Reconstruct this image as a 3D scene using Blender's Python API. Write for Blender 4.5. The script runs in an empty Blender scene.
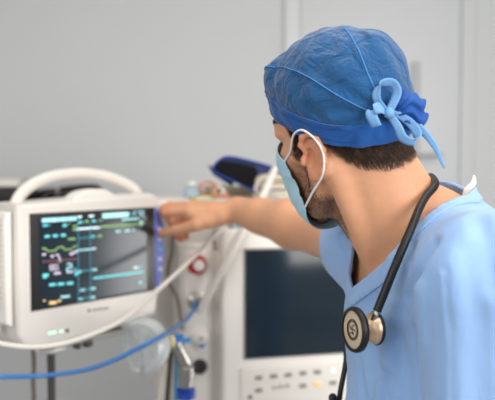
import bpy, bmesh, math, random
import numpy as np
from mathutils import Vector, Matrix
random.seed(7); rng = np.random.default_rng(7)
SC = bpy.context.scene; COL = SC.collection

# ------------------------------------------------------------------ camera, world, lights, exposure
FPX, CAMZ, PITCH = 640.0, 1.5, math.radians(2.7)
cam_d = bpy.data.cameras.new('camera'); cam = bpy.data.objects.new('camera', cam_d); COL.objects.link(cam)
cam_d.sensor_width = 36.0; cam_d.lens = FPX / 495 * 36.0; cam_d.clip_start = 0.02
cam.location = (0, 0, CAMZ); cam.rotation_euler = (math.pi/2 - PITCH, 0, 0)
cam_d.dof.use_dof = True; cam_d.dof.focus_distance = 0.82; cam_d.dof.aperture_fstop = 3.6
SC.camera = cam

wd = bpy.data.worlds.new('world'); SC.world = wd; wd.use_nodes = True
bg = wd.node_tree.nodes['Background']; bg.inputs[0].default_value = (0.97, 0.98, 1.0, 1); bg.inputs[1].default_value = 0.42

def area(name, loc, target, sx, sy, power, col):
    d = bpy.data.lights.new(name, 'AREA'); d.shape = 'RECTANGLE'; d.size = sx; d.size_y = sy; d.energy = power; d.color = col
    o = bpy.data.objects.new(name, d); COL.objects.link(o); o.location = loc
    o.rotation_euler = (Vector(target) - Vector(loc)).to_track_quat('-Z', 'Y').to_euler()
    return o
area('window_light', (1.45, -0.95, 2.1), (0.2, 1.0, 1.3), 1.5, 1.5, 72, (1.0, 0.985, 0.96))
area('left_fill_light', (-1.5, -0.9, 1.95), (-0.1, 1.5, 1.2), 1.4, 1.4, 24, (1.0, 0.99, 0.97))  # added fill from front left, brightens the white panels of the machine
sl_ = area('side_reflection_light', (2.45, 1.62, 0.78), (0.0, 1.50, 0.95), 1.25, 0.85, 6.5, (1.0, 0.99, 0.96)); sl_.data.spread = math.radians(75)  # low light panel added out of view for the grey reflection in the monitor screen
area('ceiling_light', (0.3, 0.8, 2.68), (0.3, 1.0, 0.0), 1.4, 1.4, 18, (1.0, 0.96, 0.90))
vs = SC.view_settings
vs.view_transform = 'Standard'; vs.look = 'None'; vs.gamma = 1.0; vs.use_curve_mapping = False; vs.exposure = -0.22
SC.display_settings.display_device = 'sRGB'

def P(px, py, Y):
    """the point of the place at depth Y seen in the direction (px, py) of a 495 x 400 view from the standing height"""
    u = (px - 247.5) / FPX; v = (200.0 - py) / FPX
    d = np.array([u, math.cos(PITCH) + v*math.sin(PITCH), -math.sin(PITCH) + v*math.cos(PITCH)])
    d = d * (Y / d[1]); d[2] += CAMZ
    return d

# ------------------------------------------------------------------ materials
def srgb(r, g, b):
    f = lambda c: (c/255/12.92) if c/255 <= 0.04045 else ((c/255+0.055)/1.055)**2.4
    return (f(r), f(g), f(b), 1.0)

def mat(name, col, rough=0.5, metal=0.0, var=0.06, scale=30.0, bump=0.0, bscale=200.0, sheen=0.0, sss=0.0,
        trans=0.0, ior=1.45, coat=0.0, emit=0.0, spec=0.5, stretch=None, alpha=1.0):
    m = bpy.data.materials.new(name); m.use_nodes = True
    nt = m.node_tree; b = nt.nodes['Principled BSDF']
    b.inputs['Roughness'].default_value = rough; b.inputs['Metallic'].default_value = metal
    b.inputs['IOR'].default_value = ior; b.inputs['Specular IOR Level'].default_value = spec
    b.inputs['Transmission Weight'].default_value = trans; b.inputs['Coat Weight'].default_value = coat
    b.inputs['Sheen Weight'].default_value = sheen; b.inputs['Alpha'].default_value = alpha
    tc = nt.nodes.new('ShaderNodeTexCoord'); src = tc.outputs['Object']
    if stretch:
        mp = nt.nodes.new('ShaderNodeMapping'); mp.inputs['Scale'].default_value = stretch
        nt.links.new(src, mp.inputs[0]); src = mp.outputs[0]
    n = nt.nodes.new('ShaderNodeTexNoise'); n.inputs['Scale'].default_value = scale; n.inputs['Detail'].default_value = 3
    nt.links.new(src, n.inputs['Vector'])
    mx = nt.nodes.new('ShaderNodeMix'); mx.data_type = 'RGBA'
    c = np.array(col[:3])
    mx.inputs[6].default_value = (*np.clip(c*(1-var), 0, 1), 1); mx.inputs[7].default_value = (*np.clip(c*(1+var), 0, 1), 1)
    nt.links.new(n.outputs[0], mx.inputs[0]); nt.links.new(mx.outputs[2], b.inputs['Base Color'])
    if sss > 0:
        b.inputs['Subsurface Weight'].default_value = sss; b.inputs['Subsurface Radius'].default_value = (1.0, 0.35, 0.18)
        b.inputs['Subsurface Scale'].default_value = 0.006
    if emit > 0:
        nt.links.new(mx.outputs[2], b.inputs['Emission Color']); b.inputs['Emission Strength'].default_value = emit
    if bump > 0:
        n2 = nt.nodes.new('ShaderNodeTexNoise'); n2.inputs['Scale'].default_value = bscale; n2.inputs['Detail'].default_value = 2
        nt.links.new(src, n2.inputs['Vector'])
        bp = nt.nodes.new('ShaderNodeBump'); bp.inputs['Strength'].default_value = bump; bp.inputs['Distance'].default_value = 0.002
        nt.links.new(n2.outputs[0], bp.inputs['Height']); nt.links.new(bp.outputs[0], b.inputs['Normal'])
    return m

M = {}
M['wall'] = mat('wall_paint', srgb(199, 201, 202), 0.75, var=0.015, scale=3, bump=0.05, bscale=60)
M['door'] = mat('door_paint', srgb(199, 201, 203), 0.45, var=0.01, scale=4)
M['trim'] = mat('frame_paint', srgb(204, 206, 208), 0.4, var=0.01, scale=4)
M['floor'] = mat('floor_vinyl', srgb(150, 150, 148), 0.4, var=0.12, scale=14)
M['ceil'] = mat('ceiling_paint', srgb(225, 225, 222), 0.8, var=0.02, scale=5)
M['skirt'] = mat('skirting_vinyl', srgb(120, 120, 122), 0.5)
M['white'] = mat('white_plastic', srgb(220, 214, 207), 0.38, var=0.02, scale=12)
M['white2'] = mat('ivory_plastic', srgb(234, 229, 222), 0.35, var=0.015, scale=12)
M['warmwhite'] = mat('cream_plastic', srgb(222, 214, 203), 0.4, var=0.02, scale=12)
M['grey'] = mat('grey_plastic', srgb(140, 138, 134), 0.45, var=0.05)
M['dgrey'] = mat('dark_grey_plastic', srgb(62, 60, 58), 0.5, var=0.06)
M['black'] = mat('black_plastic', srgb(28, 27, 27), 0.5, var=0.1)
M['bezel'] = mat('black_bezel', srgb(40, 38, 38), 0.35, var=0.05)
M['rubber'] = mat('black_rubber', srgb(24, 24, 25), 0.42, var=0.1)
M['steel'] = mat('brushed_steel', srgb(178, 174, 168), 0.30, 1.0, var=0.05)
M['gold'] = mat('champagne_metal', srgb(222, 192, 162), 0.33, 0.75, var=0.03)
M['goldface'] = mat('champagne_membrane', srgb(205, 184, 158), 0.45, 0.0, var=0.03)
M['red'] = mat('red_plastic', srgb(178, 34, 28), 0.35)
M['orange'] = mat('orange_plastic', srgb(206, 120, 84), 0.45)
M['bluepl'] = mat('blue_plastic', srgb(28, 110, 190), 0.35)
M['navy'] = mat('navy_nylon', srgb(15, 32, 88), 0.5, bump=0.15, bscale=500)
M['velcro'] = mat('black_velcro', srgb(20, 19, 22), 0.9, bump=0.4, bscale=900, spec=0.2)
M['panelblue'] = mat('violet_blue_panel', srgb(96, 108, 186), 0.45, var=0.03)
M['bluetube'] = mat('blue_tubing', srgb(52, 112, 176), 0.3, var=0.04, coat=0.3)
M['tube'] = mat('milky_tubing', srgb(214, 208, 200), 0.3, var=0.03, coat=0.2)
M['cable'] = mat('grey_cable', srgb(206, 200, 192), 0.45, var=0.03)
M['btube'] = mat('brown_cable', srgb(120, 108, 98), 0.5)
def film_mat(name):
    m = mat(name, srgb(236, 238, 238), 0.10, var=0.01, spec=0.8); nt = m.node_tree; b = nt.nodes['Principled BSDF']; out = [n for n in nt.nodes if n.type == 'OUTPUT_MATERIAL'][0]
    tr = nt.nodes.new('ShaderNodeBsdfTransparent'); tr.inputs[0].default_value = (0.95, 0.96, 0.96, 1)
    fr = nt.nodes.new('ShaderNodeFresnel'); fr.inputs[0].default_value = 1.5
    mr = nt.nodes.new('ShaderNodeMapRange'); mr.inputs[1].default_value = 0.0; mr.inputs[2].default_value = 0.6; mr.inputs[3].default_value = 0.06; mr.inputs[4].default_value = 0.75
    nt.links.new(fr.outputs[0], mr.inputs[0]); mx = nt.nodes.new('ShaderNodeMixShader'); nt.links.new(mr.outputs[0], mx.inputs[0]); nt.links.new(tr.outputs[0], mx.inputs[1]); nt.links.new(b.outputs[0], mx.inputs[2]); nt.links.new(mx.outputs[0], out.inputs[0]); return m
M['clear'] = film_mat('clear_plastic_film')
M['clearblue'] = mat('pale_blue_clear_plastic', srgb(206, 224, 236), 0.12, trans=0.6, ior=1.2, var=0.03)
M['yellow'] = mat('pale_yellow_plastic', srgb(226, 212, 150), 0.4)
M['paper'] = mat('paper', srgb(214, 206, 190), 0.8, var=0.05)
M['green'] = mat('olive_plastic', srgb(150, 152, 70), 0.5)
M['tan'] = mat('tan_card', srgb(176, 160, 138), 0.7)
M['handle'] = mat('grey_door_furniture', srgb(172, 174, 176), 0.45, var=0.02)
# ------------------------------------------------------------------ mesh helpers
def tag(o, label=None, cat=None, group=None, kind=None):
    for k, v in (('label', label), ('category', cat), ('group', group), ('kind', kind)):
        if v: o[k] = v
    return o

def link_mesh(name, me, m, parent=None):
    o = bpy.data.objects.new(name, me); COL.objects.link(o)
    for x in (m if isinstance(m, (list, tuple)) else [m]): me.materials.append(x)
    if parent is not None: o.parent = parent
    return o

def mesh_np(name, V, F, m, parent=None, off=(0, 0, 0), smooth=True, angle=None, attrs=None):
    me = bpy.data.meshes.new(name)
    V = np.asarray(V, float) - np.asarray(off, float)
    me.from_pydata(V.tolist(), [], [list(map(int, f)) for f in F])
    me.update()
    if smooth: me.polygons.foreach_set('use_smooth', [True]*len(me.polygons))
    if angle: me.set_sharp_from_angle(angle=math.radians(angle))
    for k, a in (attrs or {}).items():
        at = me.attributes.new(k, 'FLOAT', 'POINT'); at.data.foreach_set('value', np.asarray(a, np.float32))
    return link_mesh(name, me, m, parent)

def empty(name, loc, rotz=0.0):
    o = bpy.data.objects.new(name, None); COL.objects.link(o); o.empty_display_size = 0.05
    o.location = tuple(loc); o.rotation_euler = (0, 0, rotz); return o

def spline(pts, n=12):
    """Catmull-Rom through the points"""
    p = np.array([pts[0]] + list(pts) + [pts[-1]], float); out = []
    for i in range(1, len(p)-2):
        a, b, c, d = p[i-1], p[i], p[i+1], p[i+2]
        for t in np.arange(n)/n:
            out.append(0.5*((2*b) + (c-a)*t + (2*a-5*b+4*c-d)*t*t + (3*b-a-3*c+d)*t**3))
    out.append(p[-2]); return np.array(out)

class MB:
    def __init__(s): s.bm = bmesh.new()
    def _xf(s, vs, R, c):
        Mx = Matrix.Translation(Vector(c)) @ (R.to_4x4() if R is not None else Matrix.Identity(4))
        bmesh.ops.transform(s.bm, matrix=Mx, verts=vs)
    def box(s, c, size, bevel=0.0, seg=3, R=None, mi=0):
        r = bmesh.ops.create_cube(s.bm, size=1.0); vs = r['verts']
        bmesh.ops.scale(s.bm, vec=size, verts=vs)
        if bevel > 0:
            es = list({e for v in vs for e in v.link_edges})
            g = bmesh.ops.bevel(s.bm, geom=es, offset=bevel, segments=seg, affect='EDGES', profile=0.5, clamp_overlap=True)
            vs = list({v for f in g['faces'] for v in f.verts} | {v for v in vs if v.is_valid})
            vs = list({w for v in vs for f in v.link_faces for w in f.verts})
        for f in {f for v in vs for f in v.link_faces}: f.material_index = mi
        s._xf(vs, R, c); return s
    def prism(s, pts, y0, y1, bevel=0.0, seg=3, R=None, c=(0, 0, 0), mi=0):
        """outline in x, z extruded along y"""
        a = [s.bm.verts.new((x, y0, z)) for x, z in pts]; b = [s.bm.verts.new((x, y1, z)) for x, z in pts]
        n = len(pts); fs = [s.bm.faces.new(a), s.bm.faces.new(b[::-1])]
        for i in range(n): fs.append(s.bm.faces.new((a[i], b[i], b[(i+1) % n], a[(i+1) % n])))
        bmesh.ops.recalc_face_normals(s.bm, faces=fs)
        vs = a + b
        if bevel > 0:
            es = [e for e in fs[0].edges] + [e for e in fs[1].edges]
            g = bmesh.ops.bevel(s.bm, geom=es, offset=bevel, segments=seg, affect='EDGES', profile=0.5, clamp_overlap=True)
            vs = list({v for f in g['faces'] for v in f.verts} | {v for v in vs if v.is_valid})
            vs = list({w for v in vs for f in v.link_faces for w in f.verts})
        for f in {f for v in vs for f in v.link_faces}: f.material_index = mi
        s._xf(vs, R, c); return s
    def rings(s, rings, cap=True, closed=False, mi=0):
        L = [[s.bm.verts.new(p) for p in r] for r in rings]; n = len(L[0]); fs = []
        for i in range(len(L) - (0 if closed else 1)):
            A, B = L[i], L[(i+1) % len(L)]
            for k in range(n): fs.append(s.bm.faces.new((A[k], A[(k+1) % n], B[(k+1) % n], B[k])))
        if cap and not closed: fs.append(s.bm.faces.new(L[0][::-1])); fs.append(s.bm.faces.new(L[-1]))
        for f in fs: f.material_index = mi
        bmesh.ops.recalc_face_normals(s.bm, faces=fs); return s
    def tube(s, pts, r, seg=12, cap=True, closed=False, flat=1.0, mi=0):
        p = np.array(pts, float); N = len(p); r = np.broadcast_to(np.array(r, float), (N,))
        T = np.roll(p, -1, 0) - np.roll(p, 1, 0)
        if not closed: T[0] = p[1]-p[0]; T[-1] = p[-1]-p[-2]
        T /= np.linalg.norm(T, axis=1)[:, None] + 1e-12
        u = np.cross(T[0], (0, 0, 1)); 
        if np.linalg.norm(u) < 1e-3: u = np.cross(T[0], (0, 1, 0))
        u /= np.linalg.norm(u); R = []
        for i in range(N):
            u = u - T[i]*np.dot(u, T[i]); u /= np.linalg.norm(u) + 1e-12; v = np.cross(T[i], u)
            R.append([tuple(p[i] + r[i]*(math.cos(a)*u + flat*math.sin(a)*v)) for a in np.arange(seg)*2*math.pi/seg])
        return s.rings(R, cap, closed, mi)
    def cyl(s, p0, p1, r0, r1=None, seg=24, bev=0.0, mi=0):
        r1 = r0 if r1 is None else r1
        p0, p1 = np.array(p0, float), np.array(p1, float); L = np.linalg.norm(p1-p0)
        if bev: prof = [(0, r0-bev), (bev*0.3, r0-bev*0.3), (bev, r0), (L-bev, r1), (L-bev*0.3, r1-bev*0.3), (L, r1-bev)]
        else: prof = [(0, r0), (L, r1)]
        return s.lathe(p0, p1-p0, prof, seg, mi=mi)
    def lathe(s, base, axis, prof, seg=28, cap=True, mi=0):
        """prof = (distance along the axis, radius)"""
        a = np.array(axis, float); a /= np.linalg.norm(a); u = np.cross(a, (0, 0, 1))
        if np.linalg.norm(u) < 1e-3: u = np.cross(a, (0, 1, 0))
        u /= np.linalg.norm(u); v = np.cross(a, u); b = np.array(base, float)
        R = [[tuple(b + a*d + max(r, 1e-5)*(math.cos(t)*u + math.sin(t)*v)) for t in np.arange(seg)*2*math.pi/seg] for d, r in prof]
        return s.rings(R, cap, mi=mi)
    def build(s, name, m, parent=None, angle=35, off=None):
        if off is not None: bmesh.ops.translate(s.bm, vec=-Vector(off), verts=s.bm.verts)
        me = bpy.data.meshes.new(name); s.bm.to_mesh(me); s.bm.free()
        me.polygons.foreach_set('use_smooth', [True]*len(me.polygons)); me.set_sharp_from_angle(angle=math.radians(angle))
        return link_mesh(name, me, m, parent)

def bez(pts2, n=8):
    """closed rounded outline through 2-D points"""
    p = np.array(pts2, float); N = len(p); out = []
    for i in range(N):
        a, b, c, d = p[i-1], p[i], p[(i+1) % N], p[(i+2) % N]
        for t in np.arange(n)/n: out.append(0.5*((2*b)+(c-a)*t+(2*a-5*b+4*c-d)*t*t+(3*b-a-3*c+d)*t**3))
    return [tuple(q) for q in out]

# ------------------------------------------------------------------ sculpting with distance fields
def caps(p, a, b, ra, rb):
    a = np.asarray(a, np.float32); b = np.asarray(b, np.float32); ab = b-a
    t = np.clip(((p-a) @ ab) / max(float(ab @ ab), 1e-12), 0, 1)
    d = p - a - t[:, None]*ab
    return np.sqrt((d*d).sum(1)) - (ra + (rb-ra)*t)
def ell(p, c, r, R=None):
    q = p - np.asarray(c, np.float32)
    if R is not None: q = q @ np.asarray(R, np.float32)
    r = np.asarray(r, np.float32); k0 = np.sqrt(((q/r)**2).sum(1)); k1 = np.sqrt(((q/(r*r))**2).sum(1))
    return k0*(k0-1)/np.maximum(k1, 1e-6)
def smin(a, b, k):
    h = np.clip(0.5 + 0.5*(b-a)/k, 0, 1); return b*(1-h) + a*h - k*h*(1-h)
def smax(a, b, k): return -smin(-a, -b, k)
def chain(p, pts, rs, k=0.004):
    d = None
    for i in range(len(pts)-1):
        e = caps(p, pts[i], pts[i+1], rs[i], rs[i+1]); d = e if d is None else smin(d, e, k)
    return d

def axis_grid(segs):
    """segs: (from, to, step) one after another"""
    out = []
    for a, b, h in segs:
        n = max(1, int(round((b-a)/h))); out += list(a + (b-a)*np.arange(n)/n)
    out.append(segs[-1][1]); return np.array(out, np.float32)

def nets(f, gx, gy, gz, B=8, newton=2):
    nx, ny, nz = len(gx), len(gy), len(gz)
    val = np.full((nx, ny, nz), 1.0, np.float32)
    bx, by, bz = [range(0, n, B) for n in (nx, ny, nz)]
    blocks = []
    for i in bx:
        for j in by:
            for k in bz:
                blocks.append((i, min(i+B, nx), j, min(j+B, ny), k, min(k+B, nz)))
    bl = np.array(blocks)
    lo = np.stack([gx[bl[:, 0]], gy[bl[:, 2]], gz[bl[:, 4]]], 1)
    hi = np.stack([gx[np.minimum(bl[:, 1], nx-1)], gy[np.minimum(bl[:, 3], ny-1)], gz[np.minimum(bl[:, 5], nz-1)]], 1)
    cen = ((lo+hi)/2).astype(np.float32); rad = np.linalg.norm(hi-lo, axis=1)/2
    fc = np.concatenate([f(cen[i:i+100000]) for i in range(0, len(cen), 100000)])
    near = np.abs(fc) < rad*1.35 + 0.004
    for (i0, i1, j0, j1, k0, k1), v, nr in zip(blocks, fc, near):
        if not nr and v < 0: val[i0:i1, j0:j1, k0:k1] = -1.0
    todo = np.nonzero(near)[0]
    for c0 in range(0, len(todo), 800):
        sel = [blocks[t] for t in todo[c0:c0+800]]; pts = []
        for (i0, i1, j0, j1, k0, k1) in sel:
            g = np.stack(np.meshgrid(gx[i0:i1], gy[j0:j1], gz[k0:k1], indexing='ij'), -1).reshape(-1, 3); pts.append(g)
        r = f(np.concatenate(pts).astype(np.float32)); o = 0
        for (i0, i1, j0, j1, k0, k1) in sel:
            n = (i1-i0)*(j1-j0)*(k1-k0); val[i0:i1, j0:j1, k0:k1] = r[o:o+n].reshape(i1-i0, j1-j0, k1-k0); o += n
    s = val < 0
    S = [s[a:nx-1+a, b:ny-1+b, c:nz-1+c] for a in (0, 1) for b in (0, 1) for c in (0, 1)]
    al = S[0].copy(); an = S[0].copy()
    for q in S[1:]: al &= q; an |= q
    act = an & ~al; I, J, K = np.nonzero(act)
    idx = np.full(act.shape, -1, np.int32); idx[I, J, K] = np.arange(len(I))
    acc = np.zeros((len(I), 3)); cnt = np.zeros(len(I))
    G = (gx, gy, gz)
    for ax in range(3):
        for u in (0, 1):
            for v in (0, 1):
                o0 = [0, 0, 0]; o1 = [0, 0, 0]; oth = [q for q in range(3) if q != ax]
                o0[oth[0]] = o1[oth[0]] = u; o0[oth[1]] = o1[oth[1]] = v; o1[ax] = 1
                A = (I+o0[0], J+o0[1], K+o0[2]); Bq = (I+o1[0], J+o1[1], K+o1[2])
                a = val[A]; b = val[Bq]; cr = (a < 0) != (b < 0); t = np.where(cr, a/np.where(cr, a-b, 1), 0)
                pa = np.stack([G[q][A[q]] for q in range(3)], 1); pb = np.stack([G[q][Bq[q]] for q in range(3)], 1)
                acc += np.where(cr[:, None], pa + t[:, None]*(pb-pa), 0); cnt += cr
    V = (acc/cnt[:, None]).astype(np.float32); Q = []
    for ax in range(3):
        a0 = [slice(None)]*3; a1 = [slice(None)]*3
        a0[ax] = slice(0, -1); a1[ax] = slice(1, None)
        x = s[tuple(a0)]; y = s[tuple(a1)]; d = x != y
        oth = [q for q in range(3) if q != ax]
        e = np.nonzero(d); e = [np.array(q) for q in e]
        ok = (e[oth[0]] > 0) & (e[oth[1]] > 0) & (e[oth[0]] < act.shape[oth[0]]) & (e[oth[1]] < act.shape[oth[1]])
        e = [q[ok] for q in e]; inside = x[e[0], e[1], e[2]]; c4 = []
        for u, v in ((1, 1), (0, 1), (0, 0), (1, 0)):
            w = [q.copy() for q in e]; w[oth[0]] -= u; w[oth[1]] -= v; c4.append(idx[w[0], w[1], w[2]])
        q = np.stack(c4, 1); flip = inside if ax != 1 else ~inside
        q[~flip] = q[~flip][:, ::-1]; Q.append(q)
    Q = np.concatenate(Q); Q = Q[(Q >= 0).all(1)]
    for _ in range(newton):
        e = 0.0006; f0 = f(V); g = np.stack([(f(V + np.eye(3, dtype=np.float32)[q]*e) - f0)/e for q in range(3)], 1)
        V = V - np.clip(f0/np.maximum((g*g).sum(1), 0.2), -0.002, 0.002)[:, None]*g
    return V.astype(float), Q

def clip_mesh(V, F, g):
    """keep the part of the mesh where the scalar g <= 0, cut exactly along g = 0"""
    V = list(map(tuple, V)); g = np.asarray(g); out = []; cache = {}
    gl = g.tolist()
    for f in F:
        fl = [int(i) for i in f]; ins = [gl[i] <= 0 for i in fl]
        if all(ins): out.append(fl); continue
        if not any(ins): continue
        poly = []
        for k in range(len(fl)):
            a, b = fl[k], fl[(k+1) % len(fl)]
            if gl[a] <= 0: poly.append(a)
            if (gl[a] <= 0) != (gl[b] <= 0):
                key = (min(a, b), max(a, b))
                if key not in cache:
                    t = gl[a]/(gl[a]-gl[b]); va, vb = V[a], V[b]
                    V.append(tuple(va[q] + t*(vb[q]-va[q]) for q in range(3))); cache[key] = len(V)-1
                poly.append(cache[key])
        if len(poly) >= 3: out.append(poly)
    used = sorted({i for f in out for i in f}); mp = {i: k for k, i in enumerate(used)}
    return np.array([V[i] for i in used]), [[mp[i] for i in f] for f in out]

def solidify(o, t, off=-1.0):
    m = o.modifiers.new('thickness', 'SOLIDIFY'); m.thickness = t; m.offset = off; return o

def ribbon(name, pts, width, nrm, m, parent, off, th=0.0008, n=10):
    """a thin band along a path; nrm gives the width direction at each path point"""
    c = spline(pts, n); w = spline(nrm, n); w = w/np.linalg.norm(w, axis=1)[:, None]
    wd_ = np.interp(np.linspace(0, 1, len(c)), np.linspace(0, 1, len(width)), width) if hasattr(width, '__len__') else np.full(len(c), width)
    T = np.gradient(c, axis=0); T /= np.linalg.norm(T, axis=1)[:, None]+1e-9
    w = w - T*(w*T).sum(1)[:, None]; w /= np.linalg.norm(w, axis=1)[:, None]+1e-9
    N = np.cross(T, w); V = []; F = []
    k = 5
    for i in range(len(c)):
        for j in range(k):
            s_ = j/(k-1)-0.5
            V.append(c[i] + w[i]*wd_[i]*s_ + N[i]*wd_[i]*0.10*(0.25-s_*s_))
    for i in range(len(c)-1):
        for j in range(k-1): F.append((i*k+j, i*k+j+1, (i+1)*k+j+1, (i+1)*k+j))
    o = mesh_np(name, V, F, m, parent, off); return solidify(o, th, 0)
# ------------------------------------------------------------------ the room
YW = 2.75
def struct(name, o): o['kind'] = 'structure'; return o
def sbox(name, c, size, m, bevel=0.0, parent=None):
    o = MB().box(c, size, bevel).build(name, m, parent)
    if parent is None: o['kind'] = 'structure'
    return o
X0, X1, YB, ZC = -2.3, 2.6, -1.6, 2.75
sbox('floor', ((X0+X1)/2, (YB+YW)/2, -0.05), (X1-X0, YW-YB, 0.1), M['floor'])
sbox('wall_back', ((X0+X1)/2, YW+0.06, ZC/2), (X1-X0, 0.12, ZC), M['wall'])
sbox('wall_left', (X0-0.06, (YB+YW)/2, ZC/2), (0.12, YW-YB, ZC), M['wall'])
sbox('ceiling', ((X0+X1)/2, (YB+YW)/2, ZC+0.05), (X1-X0, YW-YB, 0.1), M['ceil'])
sbox('baseboard_back', ((X0+X1)/2, YW-0.008, 0.05), (X1-X0, 0.016, 0.10), M['skirt'])
# the door behind the man: frame posts, leaf and lever handle
dl, dr = P(300, 50, YW)[0], P(459, 50, YW)[0]
dr_o = sbox('door_1', ((dl+dr)/2, YW-0.012, 1.18), (dr-dl, 0.024, 2.36), M['door'], 0.004)
fl = P(284, 50, YW)[0]
sbox('trim_1', ((fl+dl)/2, YW-0.011, 1.22), (dl-fl, 0.022, 2.44), M['trim'], 0.006)
fr = P(475, 50, YW)[0]
fr = P(475, 50, YW)[0]
sbox('trim_2', ((dr+.006+fr)/2, YW-0.006, 1.22), (fr-dr-.006, 0.012, 2.44), M['wall'], 0.004)
sbox('trim_3', ((dl+dr)/2, YW-0.018, 2.40), (dr-dl, 0.036, 0.08), M['trim'], 0.006)
hx = P(413, 155, YW)[0]; hz = P(413, 155, YW)[2]
mb = MB(); mb.box((hx, YW-0.030, hz+0.16), (0.034, 0.012, 0.46), 0.004); mb.build('handle_plate', M['handle'], dr_o)
mb = MB(); mb.cyl((hx, YW-0.03, hz), (hx, YW-0.075, hz), 0.010, seg=16)
mb.tube(spline([(hx, YW-0.070, hz), (hx+0.02, YW-0.074, hz), (hx+0.10, YW-0.072, hz)], 6), 0.010, 12); mb.build('lever_handle', M['handle'], dr_o)
# ------------------------------------------------------------------ patient monitor
a_, b_, c_, e_ = P(30, 214, 1.29), P(154, 207, 1.52), P(31, 312, 1.29), P(154, 290, 1.52)
MO = (a_+b_+c_+e_)/4; md = (b_-a_)*np.array([1, 1, 0]); md /= np.linalg.norm(md); MROT = math.atan2(md[1], md[0])
mn = np.array([md[1], -md[0], 0])
def ml(px, py, y=0.0):
    """monitor coordinates (x right, z up) of the point of its front plane seen at px, py"""
    r = P(px, py, 1.0) - np.array([0, 0, CAMZ]); s = ((MO - mn*y - np.array([0, 0, CAMZ])) @ mn)/(r @ mn); p = np.array([0, 0, CAMZ]) + r*s - MO
    return np.array([p @ md, y, p[2]])
mon = empty('patient_monitor', MO, MROT)
tag(mon, 'white patient monitor with a lit vital signs screen and carrying handle on the left', 'monitor')
out = [(-.186, .119), (-.06, .124), (.06, .129), (.150, .133), (.166, .128), (.180, .108), (.192, .062), (.196, .012), (.192, -.05), (.183, -.095), (.170, -.120), (.166, -.152), (.158, -.162), (.09, -.168), (.0, -.174), (-.10, -.180), (-.150, -.178), (-.178, -.166), (-.187, -.145), (-.188, -.02)]
mb = MB(); mb.prism(out, 0.0, 0.125, 0.010, 4); mb.build('casing', M['white'], mon, 40)
mb = MB(); mb.prism([(-.19, -.13), (-.19, .105), (-.202, .100), (-.206, .08), (-.206, -.12)], 0.012, 0.118, 0.004); pod = mb.build('module_pod', M['white2'], mon, 40)
mb = MB()
for k in range(16): mb.box((-.2065, 0.030, 0.09-k*0.0105), (0.003, 0.026, 0.004), 0.001)
mb.build('vent_slots', M['warmwhite'], pod)
for z, m_, r_ in ((-.090, 'bluepl', .010), (-.135, 'white2', .009), (-.045, 'white2', .009)):
    mb = MB(); mb.lathe((-.205, .055, z), (-1, 0, 0), [(0, r_*1.3), (.004, r_*1.3), (.005, r_), (.012, r_), (.013, r_*.6), (.009, r_*.55), (.009, .001)], 20); mb.build('lead_socket', M[m_], pod)
# alarm light on the top edge
mb = MB(); mb.prism(bez([(-.055, .118), (-.038, .137), (0, .146), (.032, .142), (.056, .124), (.0, .116)], 6), 0.004, 0.05, 0.006); mb.build('alarm_light', M['white2'], mon, 50)
# handle
hp = spline([(-.146, .075, .095), (-.148, .075, .120), (-.122, .075, .150), (-.07, .075, .172), (.0, .075, .180), (.07, .075, .174), (.127, .075, .157), (.162, .075, .137), (.168, .075, .118)], 8)
mb = MB(); mb.tube(hp, 0.0108, 16, flat=1.2); mb.build('carrying_handle', M['white'], mon, 60)
# bezel, glass
def quad(x0, x1, z0, z1): return [(x0, z0), (x1, z0), (x1, z1), (x0, z1)]
mb = MB(); mb.prism(quad(-.159, .159, -.100, .100), -0.002, 0.004, 0.002, 2); bez_o = mb.build('bezel', M['bezel'], mon)
def screen_mat(name, col, emit, rough=0.06):
    m = mat(name, col, rough, var=0.12, scale=6, coat=0.0, spec=0.6)
    b = m.node_tree.nodes['Principled BSDF']; b.inputs['Emission Color'].default_value = col; b.inputs['Emission Strength'].default_value = emit; return m
M['lcd'] = screen_mat('lcd_glass', srgb(14, 30, 40), 0.55, 0.16)
sx0, sx1, sz0, sz1 = -.1395, .134, -.0935, .0885
mb = MB(); mb.box(((sx0+sx1)/2, -0.0022, (sz0+sz1)/2), (sx1-sx0, 0.001, sz1-sz0)); SCRM = mb; PXM = [M['lcd']]
for nm, c, e in (('cyan', (104, 210, 220), .95), ('white', (212, 240, 246), 1.0), ('green', (128, 168, 104), .8), ('lilac', (206, 190, 214), .8), ('teal', (38, 120, 138), .7), ('pink', (176, 96, 104), .6), ('amber', (236, 196, 130), .9), ('pale', (160, 216, 226), .9)):
    M['px_'+nm] = mat('display_'+nm, srgb(*c), 0.4, var=0.02, emit=e*0.62)
    M['px_'+nm].node_tree.nodes['Principled BSDF'].inputs['Base Color'].default_value = (0, 0, 0, 1)
GL = {}
def seg(col, px0, py0, px1, py1, w):
    a = ml(px0, py0); b = ml(px1, py1); mb = SCRM
    if M['px_'+col] not in PXM: PXM.append(M['px_'+col])
    mi = PXM.index(M['px_'+col]); d = b-a; L = np.linalg.norm(d); an = math.atan2(d[2], d[0]); wz = w*0.0018
    mb.box(((a[0]+b[0])/2, -0.0031, (a[2]+b[2])/2), (L, 0.0006, wz), min(L, wz)*0.3, 2, R=Matrix.Rotation(-an, 3, 'Y'), mi=mi)
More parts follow.
